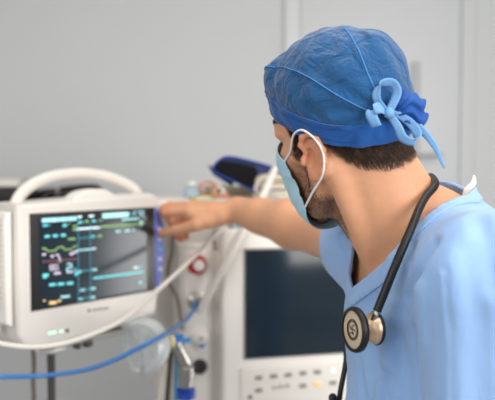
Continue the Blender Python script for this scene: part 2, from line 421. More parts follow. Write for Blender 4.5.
def digit(col, px, py, w, h, ch, t=1.1):
    S = {'0': 'abcdef', '1': 'bc', '2': 'abged', '3': 'abgcd', '4': 'fgbc', '5': 'afgcd', '6': 'afgedc', '7': 'abc', '8': 'abcdefg', '9': 'abcdfg', '-': 'g'}[ch]
    y0, y1, y2 = py-h/2, py, py+h/2; x0, x1 = px-w/2, px+w/2; sl = -0.06*w
    L = {'a': (x0, y0, x1, y0+sl), 'b': (x1, y0, x1, y1), 'c': (x1, y1, x1, y2), 'd': (x0, y2, x1, y2+sl), 'e': (x0, y1, x0, y2), 'f': (x0, y0, x0, y1), 'g': (x0, y1, x1, y1+sl)}
    for k in S: seg(col, *L[k], t)
# status bar
seg('pale', 41, 220.5, 76, 218.3, 4.6); seg('white', 43, 220.5, 48, 220.2, 4.0); seg('white', 51, 220, 56, 219.7, 4.0); seg('white', 60, 219.4, 65, 219.1, 4.0); seg('white', 68, 218.9, 75, 218.4, 4.0)
seg('white', 77, 217, 81, 216.8, 2.6); seg('white', 88, 216.2, 93, 215.9, 2.6); seg('pale', 101.5, 216.0, 128.5, 214.2, 6.4); seg('white', 103, 216, 127, 214.4, 4.4)
for k in range(3): digit('pale', 133.2+4.1*k, 213.4-0.25*k, 2.6, 4.6, '278'[k], 1.0)
seg('cyan', 42, 225.5, 47, 225.2, 2.2); seg('teal', 47, 225, 50, 225, 2.2); seg('cyan', 62, 225.4, 66, 225.2, 3.0); seg('green', 67, 223.4, 69, 223.2, 1.6)
seg('cyan', 77, 222.4, 82, 222, 2.2); seg('green', 84, 221.4, 88, 221.1, 2.6); seg('cyan', 91, 221, 95, 220.8, 2.2); seg('green', 98, 220.2, 101, 220, 2)
seg('green', 72, 226, 76, 225.7, 2.2); seg('green', 72, 229.6, 76, 229.4, 2.2); seg('pale', 121, 219.8, 138, 218.6, 2.6); seg('white', 139, 222, 141.6, 221.8, 2.2); seg('pale', 139.4, 225.6, 141, 225.4, 2.2)
seg('green', 100, 226.6, 144, 223.4, 2.4); seg('white', 76, 229, 99, 227.4, 2.3)
for x, y in ((44, 236.2), (52, 235.6), (60, 235)): seg('cyan', x, y+.2, x+5, y-.1, 2.8)
for x in (115, 124, 132): seg('pale', x, 231.4-(x-115)*.06, x+(5 if x < 130 else 1.6), 231.1-(x-115)*.06, 2.4)
seg('green', 67, 239, 75, 238.6, 2.2); seg('teal', 77, 238.2, 93, 237, 1.8); seg('cyan', 90, 236.6, 94, 236.3, 2.4); seg('green', 97, 236, 101, 235.7, 2.6)
# trends and boxes on the left
seg('green', 41.5, 248.5, 45, 248.4, 2.4)
for a, b in (((45, 249), (47, 251)), ((47, 251), (54, 250.6)), ((54, 250.6), (57, 247.6)), ((57, 247.6), (62, 246.6)), ((62, 246.6), (64, 249.6)), ((64, 249.6), (72, 249)), ((72, 247), (76, 245.4))): seg('green', *a, *b, 1.7)
seg('pale', 76, 250.2, 93, 248.8, 1.7); seg('lilac', 92, 248.6, 95, 248.4, 2.6); seg('lilac', 41.5, 254.4, 45, 254.2, 2.6); seg('lilac', 50, 256, 53, 255.8, 3); seg('lilac', 55, 254.6, 58, 255.4, 2.4)
seg('lilac', 69, 254, 73, 253.2, 3); seg('lilac', 73, 252.4, 77, 250.6, 2.6); seg('lilac', 58.5, 256, 59.4, 262, 1.8)
for k in range(9): seg('pink', 42+k*3.9, 261.6-k*.32, 44+k*3.9, 261.5-k*.32, 1.5)
digit('lilac', 51, 267.5, 3, 5, '8', 1.2); digit('lilac', 55.5, 267.2, 3, 5, '0', 1.2); seg('lilac', 53, 273.2, 60, 272.8, 2.6); digit('pale', 68.5, 267.6, 4.6, 7.4, '2', 1.7); seg('lilac', 66, 272, 72, 271.5, 2.4); seg('cyan', 73, 270, 75, 269, 2.4)
seg('cyan', 42, 275.2, 48, 274.6, 3); seg('cyan', 42, 277.4, 46, 277.2, 1.8)
for x, y in ((48.5, 284.6), (57, 283.9), (66, 283.2)): seg('cyan', x, y+.1, x+6.5, y-.4, 3)
seg('pale', 60, 296.8, 69, 296, 2.6); seg('amber', 48.5, 302.8, 56, 302.2, 3.4); seg('amber', 57, 300.8, 60, 300.4, 2.6); seg('amber', 42.5, 300.6, 44.5, 300.5, 2.0)
# wave grid
for x in (77.5, 89.5): seg('teal', x, 224, x+.3, 302.5, 1.3)
for (x0, y0, x1, y1, c) in ((76, 271.6, 94, 269.4, 'pale'), (79, 290, 92.5, 288.2, 'pale'), (77, 299, 92, 297, 'pale')):
    seg('teal', x0, y0, x1, y1, 2.0); seg(c, x0, y0, x0+5, y0-.4, 3); seg(c, x1-3, y1+.2, x1+2, y1, 3)
seg('cyan', 74, 274.6, 79, 271.4, 3.4); seg('cyan', 92.5, 278.2, 143, 271.6, 2.3)
seg('white', 133, 267.8, 137.5, 267.3, 2.6); seg('pale', 139, 266.6, 140.5, 266.4, 2.6); seg('pale', 138, 282.4, 141, 282.2, 2.6)
scr = SCRM.build('screen', PXM, mon)
# blue key panel along the right edge, with its keys
kp = [(.1605, .101), (.165, .100), (.175, .082), (.184, .052), (.1875, .015), (.1865, -.03), (.181, -.066), (.172, -.092), (.1605, -.094)]
mb = MB(); mb.prism(kp, -0.0025, 0.003, 0.0012, 2); kpo = mb.build('key_panel', M['panelblue'], mon)
M['keyteal'] = mat('teal_key', srgb(84, 170, 190), 0.4); M['keypale'] = mat('pale_key', srgb(206, 206, 226), 0.4)
for z, m_ in ((.046, 'keypale'), (.022, 'keypale'), (-.002, 'keyteal'), (-.026, 'keypale'), (-.050, 'keypale')):
    mb = MB(); mb.box((.174, -.0035, z), (.011, .004, .009), .002); mb.build('key', M[m_], kpo)
# maker's mark, status lamps, under-shelf
M['print'] = mat('grey_print', srgb(112, 108, 106), 0.5)
mb = MB(); p0 = ml(89, 310.4); mb.box((p0[0], -.0005, p0[2]), (.007, .001, .006), .001)
for k, h in enumerate((.0045, .0035, .005, .0035, .0045, .0035, .0045)):
    q0 = ml(93.5+k*2.3, 309.9-k*.3); mb.box((q0[0], -.0005, q0[2]), (.0045, .001, h), .001); 
mb.build('maker_mark', M['print'], mon)
M['lamp'] = mat('green_white_lamp', srgb(186, 236, 212), 0.3, var=0.02, emit=0.9)
for px in (50, 54, 61):
    q0 = ml(px, 333.2-(px-50)*.15); mb = MB(); mb.box((q0[0], -.001, q0[2]), (.0085, .003, .0055), .0015); mb.build('status_lamp', M['lamp'], mon)
q0 = ml(67, 330.6); mb = MB(); mb.lathe((q0[0], .001, q0[2]), (0, -1, 0), [(0, .004), (.003, .0035), (.0035, .001)], 14); mb.build('microphone_hole', M['dgrey'], mon)
mb = MB(); mb.box((-.01, .06, -.186), (.235, .10, .012), .003); mb.build('mount_plate', M['grey'], mon)
mb = MB(); mb.box((-.045, .015, -.196), (.012, .02, .012), .003); mb.box((-.018, .015, -.196), (.018, .02, .014), .003); mb.build('clamp', M['dgrey'], mon)
mb = MB(); mb.lathe((-.09, .045, -.188), (0, 0, -1), [(0, .034), (.004, .036), (.010, .035), (.016, .026), (.019, .012)], 28); mb.build('mount_boss', M['white'], mon)
zf = -MO[2]
mb = MB(); mb.cyl((-.09, .045, -.205), (-.09, .045, zf+.035), .0085, seg=16); mb.build('pole', M['dgrey'], mon)
mb = MB(); mb.lathe((-.09, .045, zf), (0, 0, 1), [(0, .14), (.012, .14), (.022, .13), (.030, .05), (.040, .012)], 36); mb.build('pole_base', M['dgrey'], mon)

# ------------------------------------------------------------------ anaesthesia machine
VO = P(245, 358, 1.60); VR = math.radians(12); cv, sv = math.cos(VR), math.sin(VR)
vx = np.array([cv, sv, 0]); vy = np.array([-sv, cv, 0])
VO = np.array([VO[0], VO[1], 0.0]); ZS0, ZS1 = 1.024, 1.299
def vw(x, y, z): return VO + vx*x + vy*y + np.array([0, 0, z])
def vl(px, py, y=0.0):
    r = P(px, py, 1.0) - np.array([0, 0, CAMZ]); s = ((VO + vy*y - np.array([0, 0, CAMZ])) @ vy)/(r @ vy); p = np.array([0, 0, CAMZ]) + r*s - VO
    return np.array([p @ vx, y, p[2]])
van = empty('anaesthesia_machine', VO, VR)
tag(van, 'tall white ventilator machine with a dark screen, keypad and connector column', 'ventilator')
xl = vl(222, 300)[0]; SW = 0.345
mb = MB(); mb.box((xl+(SW+.085)/2, .10, 1.10), (SW+.085, .20, .505), .012, 4); mb.build('display_housing', M['white2'], van)
mb = MB(); mb.box((SW/2, -.001, (ZS0+ZS1)/2), (SW+.008, .006, ZS1-ZS0+.008), .002); mb.build('screen_surround', M['grey'], van)
M['dark'] = mat('dark_screen_glass', srgb(27, 39, 49), 0.14, var=0.25, scale=5, spec=0.5)
mb = MB(); mb.box((SW/2, -.0045, (ZS0+ZS1)/2), (SW, .003, ZS1-ZS0), .001); mb.build('screen', M['dark'], van)
k0 = vl(248, 400); k1 = vl(248, 366)
mb = MB(); mb.box((SW/2-.003, -.003, .925), (SW+.02, .010, .150), .004); kpad = mb.build('keypad', M['white'], van)
M['key'] = mat('grey_key', srgb(138, 132, 124), 0.5); M['amberkey'] = mat('amber_key', srgb(238, 192, 118), 0.5, emit=0.35)
for px, py in ((258, 376.5), (273, 375), (287.5, 373.7), (302, 372), (316.5, 370.8), (258, 389), (302, 384.6), (332, 381.5)):
    c = vl(px, py); mb = MB(); mb.box((c[0], -.009, c[2]), (.019, .005, .0105), .0022); mb.build('key', M['key'], kpad)
c = vl(316.5, 383); mb = MB(); mb.box((c[0], -.009, c[2]), (.019, .005, .011), .0022); mb.build('amber_key', M['amberkey'], kpad)
c = vl(332, 369.8); mb = MB(); mb.lathe((c[0], -.007, c[2]), (0, -1, 0), [(0, .006), (.003, .0055), (.004, .002)], 16); mb.build('indicator_lamp', M['lamp'], kpad)
mb = MB()
for k, h in enumerate((.012, .006, .008, .012, .006, .012, .010)):
    c = vl(272+k*2.6, 387.5-k*.35); mb.box((c[0], -.0083, c[2]+(h-.006)/2), (.0028, .001, h), .0006); 
    if k % 2: mb.box((c[0]+.003, -.0083, c[2]+.002), (.005, .001, .002), .0006)
mb.build('maker_mark', M['print'], kpad)
c = vl(249.5, 396); mb = MB(); mb.lathe((c[0], -.006, c[2]), (0, -1, 0), [(0, .006), (.004, .005), (.005, .002)], 14); mb.build('knob', M['dgrey'], kpad)
# cabinet below and the tower behind with its top shelf
mb = MB(); mb.box((.18, .17, .485), (.60, .42, .72), .015, 4); cab = mb.build('cabinet', M['white2'], van)
for z in (.26, .48, .70):
    mb = MB(); mb.box((.22, -.045, z), (.46, .016, .19), .006); dw = mb.build('drawer', M['white'], van); mb = MB(); mb.box((.22, -.060, z+.05), (.20, .016, .018), .005); mb.build('drawer_handle', M['grey'], dw)
for x in (-.06, .42):
    for y in (0.02, .32):
        mb = MB(); mb.lathe((x-.014, y, .05), (1, 0, 0), [(0, .04), (.004, .05), (.024, .05), (.028, .04)], 24); mb.box((x, y, .11), (.04, .05, .045), .008); mb.build('caster', M['dgrey'], van)
TOPZ = float(P(230, 197, 1.86)[2])
mb = MB(); mb.box((.10, .33, .84+(TOPZ-.84)/2), (.62, .22, TOPZ-.84), .012, 4); mb.build('tower', M['white'], van)
mb = MB(); mb.box((.10, .2575, TOPZ-.009), (.66, .395, .018), .006, 3); mb.build('top_shelf', M['white2'], van)
# column of connectors on the left
cl = vl(178, 300, .05)[0]; cr = vl(214, 300, .05)[0]; ct = vl(196, 244, .05)[2]
mb = MB(); mb.box(((cl+cr)/2, .13, (ct+.80)/2), (cr-cl, .16, ct-.80), .008, 4); colm = mb.build('connector_column', M['white'], van)
pl_, pr_ = vl(184, 300, .048)[0], vl(207, 300, .048)[0]; ptp = vl(196, 251, .048)[2]
mb = MB(); mb.box(((pl_+pr_)/2, .049, (ptp+.84)/2), (pr_-pl_, .006, ptp-.84), .002); mb.build('front_plate', M['white2'], colm)
zt_ = vl(230, 226, .13)[2]; mb = MB(); mb.box(((cl+xl)/2+.008, .175, (zt_+.80)/2), (xl-cl, .10, zt_-.80), .008); mb.box(((cr+xl)/2, .105, 1.06), (xl-cr+.012, .10, .46), .003); mb.build('side_rail', M['white'], van)
c = vl(196.5, 264, .046)
mb = MB(); mb.lathe((c[0], .046, c[2]), (0, -1, 0), [(0, .020), (.004, .0250), (.018, .0240), (.021, .021), (.021, .010)], 32)
for k in range(8):
    t = k*math.pi/4; mb.box((c[0]+.0225*math.cos(t), .041, c[2]+.0225*math.sin(t)), (.006, .008, .006), .0015)
rk = mb.build('red_knob', M['red'], van)
mb = MB(); mb.lathe((c[0]+.003, .028, c[2]), (0, -1, 0), [(0, .014), (.012, .0135), (.015, .011), (.0155, .001)], 28); mb.box((c[0]+.003, .0115, c[2]), (.004, .004, .020), .001); mb.build('knob_cap', M['white2'], rk)
for px, py, r_, m1 in ((196, 300, .017, 'steel'), (199, 336, .019, 'white2')):
    c = vl(px, py, .046); mb = MB(); mb.lathe((c[0], .046, c[2]), (0, -1, 0), [(0, r_*1.35), (.006, r_*1.35), (.008, r_), (.018, r_), (.020, r_*.8), (.030, r_*.75), (.032, r_*.4), (.020, r_*.35)], 28); mb.build('gas_connector', M[m1], van)
c = vl(199.5, 366, .046); mb = MB(); mb.lathe((c[0], .046, c[2]), (0, -1, 0), [(0, .018), (.006, .020), (.010, .019), (.011, .012), (.004, .011), (.004, .001)], 28); mb.build('port', M['dgrey'], van)
c = vl(201, 343.5, .03); mb = MB(); mb.lathe((c[0], .03, c[2]), (0, -1, 0), [(0, .008), (.004, .0085), (.010, .0085), (.011, .006)], 18); mb.build('blue_cap', M['bluepl'], van)

# ------------------------------------------------------------------ things lying on top of the machine
def top(px, Y, h=0.0):
    p = P(px, 197, Y); p[2] = TOPZ + h; return p
# blood pressure cuff, rolled
cf = empty('pressure_cuff', top(247, 1.80)); tag(cf, 'rolled navy and black blood pressure cuff on the top shelf', 'blood pressure cuff')
o = np.array(cf.location); sc_ = 1.80/FPX
def cu(px, py, dy=0.0): return P(px, py, 1.80+dy)
prof = [cu(214, 171), cu(218, 162), cu(228, 157), cu(246, 160), cu(268, 166), cu(286, 173), cu(289, 184), cu(287, 191), cu(272, 197.0), cu(252, 189.5), cu(232, 180)]
pl2 = [(t[0]-o[0], max(t[2]-o[2], .002)) for t in prof]
mb = MB(); mb.prism(bez(pl2, 6), -.045, .075, .010, 3); cuf = mb.build('cuff_shell', M['navy'], cf, 50)
vp = [cu(217.5, 170), cu(222, 161.5), cu(246, 164), cu(257, 170), cu(250, 186), cu(234, 179.5)]
mb = MB(); mb.prism(bez([(t[0]-o[0], t[2]-o[2]) for t in vp], 6), -.052, -.043, .003, 2); mb.build('hook_strip', M['velcro'], cf, 50)
mb = MB(); mb.tube([(a, -.047, b) for a, b in bez(pl2, 6)], .0026, 8, closed=True); mb.build('binding', mat('royal_blue_binding', srgb(30, 68, 150), 0.5, bump=0.1), cf, 60)
flap = [cu(208, 165), cu(216, 171), cu(234, 183), cu(232, 186), cu(214, 175)]
mb = MB(); mb.prism([(t[0]-o[0], max(t[2]-o[2], 0.004)) for t in flap], -.03, .05, .002, 2); mb.build('flap', M['velcro'], cf, 40)
mb = MB(); mb.prism(bez([(t[0]-o[0], t[2]-o[2]) for t in (cu(255, 180), cu(262, 174), cu(282, 175), cu(288, 181), cu(280, 187), cu(262, 189))], 6), -.054, -.040, .004, 3); mb.build('inner_bladder', M['tan'], cf, 50)
mb = MB(); mb.tube(spline([np.array(cu(x, y))-o+np.array([0, -.055, 0]) for x, y in ((255, 190), (259, 180), (270, 176.5), (287, 178))], 8), .0055, 10); mb.tube(spline([np.array(cu(x, y))-o+np.array([0, -.052, 0]) for x, y in ((262, 190), (272, 187), (288, 187))], 8), .0055, 10); mb.build('inflation_tube', M['tube'], cf, 60)
# open cardboard tray, bottle, cable coils, bag
tr = empty('supply_tray', top(226, 1.97)); tag(tr, 'shallow tan tray on the top shelf under the cuff', 'tray')
mb = MB(); mb.box((.02, .02, .004), (.17, .13, .008), .002)
for x, y, w, h in ((-.063, .02, .005, .13), (.103, .02, .005, .13), (.02, -.043, .17, .005), (.02, .083, .17, .005)): mb.box((x, y, .014), (w, h, .028), .0015)
mb.build('tray_shell', M['tan'], tr)
def cuvette(name, px, Y, label, cat, fn):
    e = empty(name, top(px, Y)); tag(e, label, cat); fn(e); return e
def f_bottle(e):
    mb = MB(); mb.lathe((0, 0, 0), (0, 0, 1), [(0, .020), (.003, .025), (.022, .0255), (.030, .021), (.034, .012), (.038, .012)], 28); mb.build('bottle_body', M['clearblue'], e, 50)
    mb = MB(); mb.lathe((0, 0, .0365), (0, 0, 1), [(0, .0135), (.007, .0135), (.009, .010)], 24); mb.build('cap', M['white2'], e)
cuvette('saline_bottle', 192.5, 1.80, 'small pale blue plastic bottle at the left end of the top shelf', 'bottle', f_bottle)
def f_coil(e):
    pts = [(.020*math.cos(t)*(1+.12*math.sin(3*t)), .012*math.sin(t*2)-.01, .025+.021*math.sin(t)) for t in np.arange(36)/36*2*math.pi]
    mb = MB(); mb.tube(pts, .0035, 8, closed=True); mb.build('loop', M['orange'], e, 60)
    mb = MB(); mb.tube(spline([(.016, .0, .012), (.028, .01, .006), (.045, .0, .005)], 6), .0035, 8); mb.box((.05, 0, .006), (.018, .010, .010), .002); mb.build('plug', M['orange'], e, 50)
cuvette('sensor_cable', 208, 1.77, 'orange sensor cable looped beside the small bottle', 'cable', f_coil)
def f_roll(e):
    mb = MB(); mb.lathe((-.0, -.02, .019), (.25, 1, 0), [(0, .008), (0, .019), (.040, .019), (.040, .008), (0, .008)], 28, cap=False); mb.build('roll_body', M['paper'], e, 40)
cuvette('tape_roll', 219, 1.80, 'off white tape roll lying beside the orange cable', 'tape', f_roll)
def f_pkt(e):
    mb = MB(); mb.prism(bez([(-.032, 0.001), (.032, 0.001), (.030, .006), (.012, .010), (-.015, .008), (-.030, .005)], 4), -.02, .02, .002); mb.build('packet_body', M['green'], e, 50)
    mb = MB(); mb.box((.0, -.0215, .0045), (.036, .002, .005), .0008); mb.build('packet_label', M['paper'], e)
cuvette('swab_packet', 203, 1.725, 'flat olive green packet at the front of the top shelf', 'packet', f_pkt)
def f_sheet(e):
    for k in range(6):
        mb = MB(); mb.box((.004*math.sin(k*2), 0, .0045+.0035*k), (.150-.004*k, .06, .003), .0008, R=Matrix.Rotation(.06*math.sin(k*3), 3, 'Z')); mb.build('sheet', M['paper'], e)
def f_cloth(e):
    for k in range(4):
        mb = MB(); w_ = .094-.006*(k % 2); mb.prism(bez([(-w_/2, .0005+.0095*k), (w_/2, .0005+.0095*k), (w_/2+.003, .005+.0095*k), (w_/2, .0095+.0095*k), (-w_/2+.004*k, .0095+.0095*k)], 5), -.035, .035, .002, 2, R=Matrix.Rotation(.05*math.sin(k*2.1), 3, 'Z')); mb.build('fold', M['drape'], e, 50)
M['drape'] = mat('pale_blue_drape', srgb(172, 194, 214), 0.8, bump=0.2, bscale=600)
ch_ = vw(.028, .055, 1.3526); cl_e = empty('folded_drape', ch_, VR); tag(cl_e, 'folded pale blue drape on the screen housing under the outstretched arm', 'cloth'); f_cloth(cl_e)
cuvette('paper_stack', 281, 1.70, 'stack of loose papers on the shelf below the cuff', 'papers', f_sheet)

# ------------------------------------------------------------------ black bag and box on the shelf behind the monitor
BS = empty('wall_shelf', P(20, 204, 2.30), 0); tag(BS, 'narrow grey shelf behind the patient monitor', 'shelf'); bz = BS.location.z
mb = MB(); mb.box((-.03, .20, -.012), (.86, .48, .024), .004); mb.build('board', M['grey'], BS)
for x in (-.30, .28):
    mb = MB(); mb.prism([(0, -.024), (.0, -.20), (.012, -.20), (.24, -.036), (.24, -.024)], -.008, .008, R=Matrix.Rotation(-math.pi/2, 3, 'Z'), c=(x, .445, 0)); mb.build('bracket', M['grey'], BS)
bgo = empty('equipment_bag', (P(66, 190, 2.32)[0], 2.34, bz)); tag(bgo, 'black padded bag seen through the monitor handle', 'bag')
mb = MB(); mb.prism(bez([(-.115, .0), (-.12, .02), (-.08, .052), (-.03, .058), (.03, .068), (.085, .064), (.105, .03), (.10, .0)], 6), -.05, .13, .012, 3); mb.build('bag_body', M['velcro'], bgo, 50)
mb = MB(); mb.tube(spline([(-.07, -.055, .02), (-.05, -.058, .045), (.0, -.06, .038), (.05, -.058, .05), (.08, -.055, .02)], 8), .007, 10); mb.build('strap', M['dgrey'], bgo, 60)
mb = MB(); mb.box((-.02, -.06, .045), (.013, .008, .03), .003); mb.build('buckle', M['grey'], bgo)
kb = empty('instrument_case', (P(2, 196, 2.30)[0], 2.30, bz)); tag(kb, 'flat black case at the left edge behind the monitor', 'case')
mb = MB(); mb.box((-.03, .06, .030), (.24, .16, .060), .010); mb.build('case_body', M['black'], kb)
mb = MB(); mb.box((-.03, .055, .040), (.246, .166, .006), .002); mb.build('seam', M['dgrey'], kb)
wb = empty('white_box', (P(2, 196, 2.30)[0], 2.34, bz+.0605)); tag(wb, 'small white box on top of the flat black case', 'box')
mb = MB(); mb.box((-.02, .02, .016), (.15, .08, .032), .005); mb.build('box_body', M['white2'], wb); mb = MB(); mb.box((-.02, .02, .026), (.153, .083, .012), .003); mb.build('lid', M['warmwhite'], wb)

# ------------------------------------------------------------------ hoses, cables, oxygen mask, flow valve
def hose(name, pts, r, m, label, cat='tube', ends=None):
    pts = np.array(pts); o = pts[len(pts)//2]
    mb = MB(); mb.tube(spline(pts, 12), r, 14); t = mb.build(name, m, None, 60, o); t.location = tuple(o); tag(t, label, cat); return t
hose('breathing_hose', [P(275, 169, 1.70), P(270, 180, 1.665), P(262, 198, 1.635), P(251, 218, 1.60), P(236, 245, 1.575), P(221, 272, 1.56), P(207, 297, 1.57), P(199, 312, 1.585)], .0098, M['tube'], 'thick milky hose hanging diagonally past the dark screen', 'hose')
hose('sensor_lead', [P(237, 212, 1.60), P(226, 225, 1.575), P(205, 246, 1.52), P(180, 270, 1.43), P(150, 297, 1.335), P(125, 318, 1.27), P(100, 331, 1.225), P(65, 343, 1.18), P(30, 347, 1.15), P(-6, 342, 1.13), P(-30, 330, 1.125), P(-42, 305, 1.17), tuple(MO - md*0.238 - mn*0.055 + np.array([0, 0, -0.040])), tuple(MO - md*0.217 - mn*0.055 + np.array([0, 0, -0.045]))], .0052, M['cable'], 'pale grey lead drooping in front of the patient monitor', 'cable')
hose('oxygen_tube', [(-.86, 1.62, .012), (-.88, 1.40, .016), (-.84, 1.24, .30), (-.76, 1.19, .80), P(-60, 372, 1.18), P(-25, 378, 1.20), P(0, 377, 1.22), P(45, 375.5, 1.27), P(85, 370, 1.265), P(112, 361, 1.26), P(135, 350, 1.265), P(155, 340, 1.285), P(172, 330, 1.38), P(186, 320, 1.53), P(194, 309, 1.575), P(196, 301, 1.590)], .0047, M['bluetube'], 'blue oxygen tube running across below the patient monitor', 'tube')
hose('power_cord', [P(33, 349, 1.46), P(34, 365, 1.47), P(33, 385, 1.47), P(34, 405, 1.47), P(36, 520, 1.47), (-.70, 1.45, .02)], .0052, M['btube'], 'brown power cord hanging below the left of the monitor', 'cord')
# mask
mk0 = P(153, 346, 1.36); om = empty('oxygen_mask', mk0); tag(om, 'clear oxygen face mask hanging below the right of the patient monitor', 'oxygen mask')
axm = np.array([0.80, 0.58, 0.12]); axm /= np.linalg.norm(axm)       # from the open rim towards the connector
up = np.array([0, 0, 1.0]); up -= axm*(up @ axm); up /= np.linalg.norm(up); sd = np.cross(axm, up)
rr = [(-.046, .047), (-.044, .052), (-.036, .055), (-.022, .0555), (-.006, .053), (.008, .047), (.020, .038), (.029, .026), (.034, .016), (.042, .0125)]
V = []; F = []; n = 40
for d, r in rr:
    for k in range(n):
        t = k/n*2*math.pi; ru = r*(1.12+.12*math.cos(t))*(1 if d > 0 else 1.0); V.append(axm*d + up*ru*math.cos(t) + sd*r*.82*math.sin(t))
for i in range(len(rr)-1):
    for k in range(n): F.append((i*n+k, i*n+(k+1) % n, (i+1)*n+(k+1) % n, (i+1)*n+k))
ms = mesh_np('mask_shell', V, F, M['clear'], om); solidify(ms, .0016, 0)
mb = MB(); mb.tube([V[k]+axm*0.0 for k in range(n)], .0034, 10, closed=True); mb.build('rim', M['clear'], om, 60)
mb = MB(); mb.lathe(axm*.037, axm, [(0, .0125), (.002, .016), (.010, .016), (.012, .0125)], 24); mb.build('collar_ring', M['yellow'], om, 50)
mb = MB(); mb.lathe(axm*.0495, axm, [(0, .0105), (.012, .0105), (.014, .008), (.024, .0075)], 20); mb.build('inlet', M['bluepl'], om, 50)
for sgn in (1, -1):
    b = axm*.004 + up*.004 + sd*sgn*.032; mb = MB(); mb.lathe(b, sd*sgn*.8+axm*.5, [(0, .009), (.003, .0095), (.005, .008), (.006, .002)], 20); mb.build('vent_valve', M['clearblue'], om, 50)
mb = MB(); mb.tube(spline([axm*-.03+up*.05, axm*-.015+up*.064+sd*-.01, np.array(P(128, 326, 1.42))-mk0, np.array(P(121, 327, 1.45))-mk0], 8), .003, 8); mb.build('strap', M['clear'], om, 60)
# flow valve on its post
fv = empty('flow_valve', (*P(186, 400, 1.50)[:2], 0.0)); fo_ = np.array(fv.location); tag(fv, 'steel flow valve with a blue collar on a white post', 'valve')
def fw(px, py, dy=0): return P(px, py, 1.50+dy) - fo_
mb = MB(); mb.lathe((0, 0, fw(186, 388)[2]), (0, 0, 1), [(0, .013), (.004, .0165), (.018, .0165), (.020, .0195), (.052, .0200), (.054, .018), (.055, .010)], 32); mb.build('valve_body', M['steel'], fv)
mb = MB(); q1 = fw(185, 364); q2 = fw(176, 345, -.01); mb.tube([q1, q1*.55+q2*.45, q2], [.0170, .0160, .0145], 20); mb.lathe(q2, q2-q1, [(0, .0145), (.004, .0160), (.010, .0160), (.012, .010)], 20); mb.build('elbow', M['steel'], fv, 50)
mb = MB(); zb = fw(186, 394)[2]; mb.lathe((0, 0, zb-.012), (0, 0, 1), [(0, .017), (.003, .022), (.010, .0225), (.014, .0205), (.018, .0225), (.024, .022), (.027, .017)], 32); mb.build('blue_collar', mat('deep_blue_collar', srgb(20, 62, 160), 0.35), fv)
mb = MB(); mb.cyl((0, 0, .03), (0, 0, zb-.010), .0185, seg=28); mb.build('post', M['white2'], fv)
mb = MB(); mb.lathe((0, 0, 0), (0, 0, 1), [(0, .10), (.012, .10), (.020, .09), (.030, .03), (.04, .02)], 32); mb.build('base', M['grey'], fv)
mb = MB(); mb.tube(spline([fw(180, 345, .03), fw(177, 355, .035), fw(176, 375, .035), fw(176, 400, .035), fw(176, 470, .03), (-.03, 0.02, .25)], 8), .0050, 12); mb.build('blue_line', mat('cyan_tubing', srgb(62, 164, 214), 0.25, coat=.3), fv, 60)
mb = MB(); mb.tube(spline([fw(175, 338, .03), fw(181, 341, .02), fw(190, 339.5, .03)], 6), .0062, 12); mb.lathe(fw(182, 340, .01), (0, -.2, -1), [(0, .006), (.010, .006), (.012, .004)], 16); mb.build('tee_connector', mat('sky_blue_plastic', srgb(48, 140, 206), 0.35), fv, 50)
hose('suction_hose', [P(171, 352, 1.52), P(169.5, 370, 1.52), P(167, 400, 1.52), P(160, 480, 1.52), (-.27, 1.64, .02)], .0060, M['dgrey'], 'dark grey hose hanging left of the steel valve', 'hose')
hose('cream_hose', [P(166, 365, 1.56), P(163, 382, 1.56), P(161, 400, 1.56), P(153, 480, 1.56), (-.34, 1.56, .02)], .0085, M['warmwhite'], 'cream hose hanging behind the dark grey hose', 'hose')
hose('looped_cord', [P(171, 226, 1.74), P(172, 250, 1.68), P(168, 270, 1.63), P(171, 286, 1.60), P(178, 300, 1.59), P(182, 330, 1.60)], .0045, M['btube'], 'thin brown cord looping down beside the connector column', 'cord')
# ------------------------------------------------------------------ the man: head frame
HA, HP, HR = math.radians(53.5), math.radians(0), math.radians(-20)
F0 = np.array([-math.cos(HA), math.sin(HA), 0]); L0 = np.array([-math.sin(HA), -math.cos(HA), 0]); U0 = np.array([0, 0, 1.0])
HF = math.cos(HP)*F0 - math.sin(HP)*U0; HU = math.cos(HP)*U0 + math.sin(HP)*F0; HL = L0
HL, HU = math.cos(HR)*HL + math.sin(HR)*HU, math.cos(HR)*HU - math.sin(HR)*HL
HM = np.stack([HF, HL, HU], 1)                       # columns: forward, left, up
EAR = P(312, 159, 0.815)
HE = EAR - HM @ np.array([-0.012, 0.076, 0.0])
def H(f, l, u): return HE + HM @ np.array([f, l, u], float)
def tol(p): return (np.asarray(p, np.float32) - HE.astype(np.float32)) @ HM.astype(np.float32)
ROOT = np.array([0.30, 0.88, 0.0])

